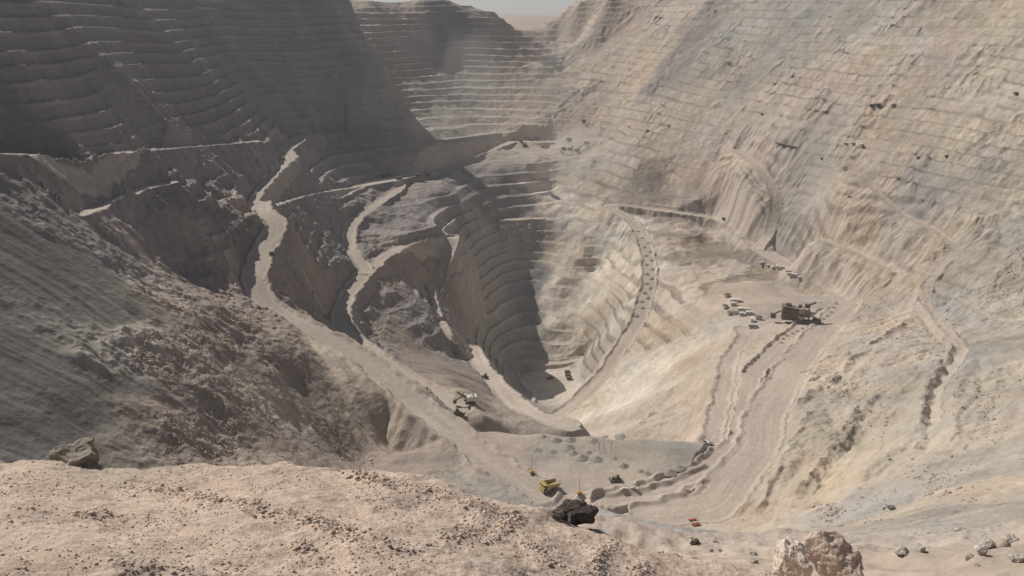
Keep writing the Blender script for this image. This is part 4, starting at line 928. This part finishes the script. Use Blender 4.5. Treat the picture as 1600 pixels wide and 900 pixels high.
# ------------------------------------------------------------------ cabins and parked vehicles on the terrace
def make_cabin(name, label, px, py, rz, L, W, H, group, roof=WHT, wall=WHT):
    t = thing(name, label, 'site cabin', gp(px, py, .05), R_(rz), group)
    wl = MB().box((L, W, H), (0, 0, H / 2), bev=.05).build('wall', wall, t)
    MB().prism([(-L / 2 - .2, H + .02), (L / 2 + .2, H + .02), (L / 2 + .2, H + .2), (0, H + .55), (-L / 2 - .2, H + .2)], W + .4).build('roof', roof, t)
    MB().box((.9, .08, 2.0), (-L * .2, -W / 2 - .04, 1.05)).build('door', GRY, wl)
    n = max(1, int(L / 4))
    for k in range(n): MB().box((1.1, .08, .9), (-L / 2 + (k + .75) * L / (n + .2) + .6, -W / 2 - .04, H * .62)).build('window', GLS, wl)
G = 'white site cabins below the terrace road'
CAB = [('dusty brown cabin at the top left of the cabin cluster', 1136, 464, 35, 8, 4, 3.2, BRN), ('long white cabin with the widest roof in the cluster', 1149, 472, -8, 14, 5, 3.4, WHT), ('small dark roofed cabin at the left edge of the cluster', 1133, 482, 20, 6, 5, 3.6, BRN), ('white cabin in the middle of the cluster', 1146, 478, -10, 7, 4, 3.6, WHT), ('long pale cabin below the widest roof', 1161, 486, -14, 13, 5, 3.4, WHT), ('white cabin at the centre right of the cluster', 1171, 491, -10, 9, 4, 3.2, WHT), ('grey roofed low shed left of centre', 1145, 491, -16, 13, 6, 2.6, GRY), ('short white cabin at the lower middle of the cluster', 1159, 494, -12, 6, 4, 3.6, WHT), ('narrow tall white cabin at the bottom of the cluster', 1175, 503, 75, 7, 3.5, 4.4, WHT), ('brown roofed cabin at the lower right of the cluster', 1186, 500, -20, 7, 4, 3.4, BRN), ('dark low shed at the very bottom of the cluster', 1177, 513, -18, 10, 6, 2.4, DARK)]
for lb, px, py, rz, L, W, H, rf in CAB: make_cabin('site_cabin', lb, px, py, rz, L * .8, W * .8, H * .85, G, roof=rf)
def bus_bm():
    m = MB(); m.box((9, 2.6, 2.6), (0, 0, 1.75), bev=.12); m.box((8.2, 2.66, .8), (0, 0, 2.2), mat=1)
    m.box((.1, 2.2, 1.0), (-4.5, 0, 2.1), mat=1)
    for x in (-3, 3):
        for y in (-1.2, 1.2): m.cyl(.5, .3, (x, y, .5), (R_(90), 0, 0), mat=2)
    return m
bus = bus_bm().build('white_bus', [WHT, GLS, RUB]); tag(bus, 'x', 'bus', 'white vehicles parked along the terrace road')
BUSES = [(1191, 414, 20, 1.0, 'white bus at the left end of the row along the terrace road'), (1200, 417, 60, .75, 'dusty small bus just right of the left end bus'), (1207, 419, 80, .7, 'small white bus parked askew, third in the terrace row'), (1214, 420, 75, .75, 'small white bus in the middle of the terrace row'), (1221, 421, -10, .75, 'small white bus after the middle of the terrace row'), (1232, 428, -30, .7, 'dusty small bus left of the large lower white bus'), (1238, 434, -40, 1.15, 'large white bus at the lower right of the terrace row'), (1250, 436, -15, .7, 'last small white bus at the right end of the terrace row')]
for i, (px, py, rz, s, lb) in enumerate(BUSES): put(bus, i == 0, gp(px, py), R_(rz), lb, s)
for i, (px, py) in enumerate(((1323, 227), (1333, 228), (1346, 230))):
    o = put(bus, False, gp(px, py), R_(30 * i), 'pale vehicle on the high right bench road, %s of three' % ORD[i], .9); o['group'] = 'vehicles on the high right bench'
p0, p1 = gp(1211, 233), gp(1243, 233)
pm = [(a + b) / 2 for a, b in zip(p0, p1)]
t = thing('pipeline', 'long dark straight pipeline lying on a bench of the right wall', 'pipeline', (pm[0], pm[1], max(p0[2], p1[2])))
dv = Vector((p1[0] - p0[0], p1[1] - p0[1], 0)); hl = dv.length / 2; dn = dv.normalized()
MB().bar(dn * -hl + Vector((0, 0, 2)), dn * hl + Vector((0, 0, 2)), 1.1, n=12).build('pipe', DARK, t)
for k in range(7):
    c = dn * (-hl + 2 * hl * (k + .5) / 7); MB().box((.7, .7, 8), (c.x, c.y, -2.2)).build('support', GRY, t)

# ------------------------------------------------------------------ boulders and outcrops near the viewpoint
def make_rock(name, label, cat, loc, r, squash, colr, seed, rz=0, rough=.22, sub=4, sink=.3, group=None, colr2=None, cuts=9):
    from mathutils import noise
    bm = stone_shape(seed, sub, squash, rough, cuts)
    off = Vector((seed, 3, 7))
    for v in bm.verts: v.co += v.normal * .05 * noise.fractal(v.co * 5 + off, 1.0, 2.0, 4)
    me = bpy.data.meshes.new(name); bm.to_mesh(me); bm.free()
    C = []
    for v in me.vertices:
        k = .5 + .5 * noise.fractal(v.co * 2.2 + off, 1.0, 2.0, 3); k = min(1, max(0, k))
        c2 = colr2 or tuple(c * .8 for c in colr)
        C += [colr[i] * (1 - k) + c2[i] * k for i in range(3)] + [1]
    at = me.attributes.new('col', 'FLOAT_COLOR', 'POINT'); at.data.foreach_set('color', np.array(C, np.float32))
    me.materials.append(M_ROCK); o = bpy.data.objects.new(name, me); COL.objects.link(o)
    o.location = (loc[0], loc[1], loc[2] + r * squash[2] * (1 - 2 * sink) * .9); o.scale = (r, r, r); o.rotation_euler = (0, 0, rz)
    return tag(o, label, cat, group)
M_ROCK = rock_material('boulder_rock', ((.35, .09), (.08, .03)), vary=.14)
GB = (.52, .48, .43)
for i, (px, py, wpx, lb, sq) in enumerate([(1540, 861, 22, 'large pale boulder on the grey slope, biggest of the right group', (1, .8, .75)), (1577, 850, 20, 'pale boulder up and right of the biggest one', (1, .8, .6)), (1532, 876, 14, 'pale pointed boulder just below the biggest one', (.8, .9, 1.0)), (1591, 877, 20, 'boulder at the right edge of the frame', (1, .8, .7)), (1513, 881, 14, 'low grey boulder left of the pale pointed one', (1, .8, .6)), (1434, 871, 17, 'upright boulder left of the boulder group on the grey slope', (.9, .7, .95)), (1409, 874, 20, 'flat sloping boulder beside the upright one', (1, .8, .5)), (1500, 830, 12, 'flat dark stone at the top of the grey slope', (1, .8, .5)), (1525, 888, 8, 'small dark stone under the pale pointed boulder', (1, .8, .7)), (1178, 885, 11, 'pale stone beside the gravel crest left of the pink outcrop', (1, .85, .8)), (1177, 867, 9, 'grey stone on the slope above the pale stone', (1, .85, .7)), (1084, 857, 12, 'dark stone at the left of the grey slope below the road', (1, .9, .8)), (1125, 864, 9, 'stone in the middle of the grey slope below the road', (1, .9, .8)), (1111, 864, 6, 'little stone left of the middle stone on the grey slope', (1, .9, .8)), (1117, 850, 7, 'little pale stone high on the grey slope', (1, .9, .7))]):
    g = gp(px, py); r = wpx / 2 * math.dist(g, (0, 0, 0)) / 1300 / .82
    make_rock('boulder', lb, 'boulder', g, r, sq, GB if i != 11 else (.2, .17, .15), 40 + i, i * .9, group='boulders on the grey slope')
# dark boulder on the crest of the gravel, pale sliver of rock in front of it
g = fg_point(902, 823)
make_rock('dark_boulder', 'big dark boulder half buried in the crest of the gravel', 'boulder', (g[0] - .08, g[1] + .3, g[2] - .08), .52, (1.2, .8, .62), (.075, .062, .057), 9, .3, sink=.22, colr2=(.105, .088, .08))
g = fg_point(889, 818)
make_rock('rock_sliver', 'thin pale sliver of rock leaning against the dark boulder', 'stone', (g[0], g[1] - .12, g[2] + .06), .17, (.16, .25, 1.0), (.55, .50, .46), 12, 0, sub=3, sink=.12)
for i, (px, py, r, lb) in enumerate([(868, 806, .20, 'grey stone lying left of the dark boulder'), (936, 826, .14, 'small stone at the right foot of the dark boulder'), (952, 834, .10, 'little stone right of the dark boulder on the crest')]):
    make_rock('stone', lb, 'stone', fg_point(px, py), r, (1, .85, .7), (.30, .25, .21), 60 + i, i)
g = fg_point(128, 735)
make_rock('rock_outcrop', 'rough pale outcrop beyond the gravel edge at the left', 'outcrop', (g[0] * 1.06 - .1, g[1] * 1.06, g[2] - .32), .62, (.95, 1.0, .62), (.31, .275, .23), 21, 2.2, rough=.3, sub=5, sink=.46)
def near_rock(px, py, Y):
    a, d, n = ray(px, py); s = Y / d; return (a * s, Y, n * s)
c = near_rock(1232, 878, 21)
make_rock('rock_outcrop', 'jagged white and pink outcrop rising at the bottom edge', 'outcrop', c, 1.0, (.62, .8, 1.15), (.56, .45, .39), 33, .2, rough=.14, sub=5, sink=.5, colr2=(.66, .60, .53), cuts=18)
c = near_rock(1304, 872, 24)
make_rock('rock_outcrop', 'broad pink outcrop right of the jagged white one', 'outcrop', c, 1.2, (.75, 1.0, .9), (.53, .42, .36), 35, 1.0, rough=.14, sub=5, sink=.55, colr2=(.46, .38, .32), cuts=18)

# ------------------------------------------------------------------ the dusty air
def build_haze():
    m = bpy.data.materials.new('dusty_air'); m.use_nodes = True; n = m.node_tree
    for q in list(n.nodes): n.nodes.remove(q)
    out = n.nodes.new('ShaderNodeOutputMaterial'); v = n.nodes.new('ShaderNodeVolumePrincipled')
    v.inputs['Color'].default_value = (.66, .68, .73, 1); v.inputs['Density'].default_value = HAZE; v.inputs['Anisotropy'].default_value = .2
    n.links.new(v.outputs[0], out.inputs['Volume'])
    o = MB().box((30000, 16000, 700), (0, 6500, -180)).build('haze', m); o['kind'] = 'stuff'
HAZE = .00010
build_haze()

def build_dust(px, py, Y, size, dens, seed):
    from mathutils import noise
    m = bpy.data.materials.new('drifting_dust'); m.use_nodes = True; n = m.node_tree
    for q in list(n.nodes): n.nodes.remove(q)
    out = n.nodes.new('ShaderNodeOutputMaterial'); v = n.nodes.new('ShaderNodeVolumePrincipled')
    v.inputs['Color'].default_value = (.82, .80, .78, 1); v.inputs['Density'].default_value = dens
    n.links.new(v.outputs[0], out.inputs['Volume'])
    bm = bmesh.new(); bmesh.ops.create_icosphere(bm, subdivisions=4, radius=1)
    for q in bm.verts:
        k = 1 + .45 * noise.fractal(q.co * 1.2 + Vector((seed, 0, 0)), 1.0, 2.0, 3); q.co = Vector((q.co.x * size[0] * k, q.co.y * size[1] * k, q.co.z * size[2] * k))
    me = bpy.data.meshes.new('dust_cloud'); bm.to_mesh(me); bm.free(); me.materials.append(m)
    for p in me.polygons: p.use_smooth = True
    o = bpy.data.objects.new('dust_cloud', me); COL.objects.link(o); o.location = PY(px, py, Y); o['kind'] = 'stuff'
build_dust(735, 140, 1380, (75, 80, 105), .0012, 2)
build_dust(868, 150, 1420, (60, 90, 110), .0013, 5)
build_dust(940, 240, 1230, (95, 60, 48), .0030, 7)
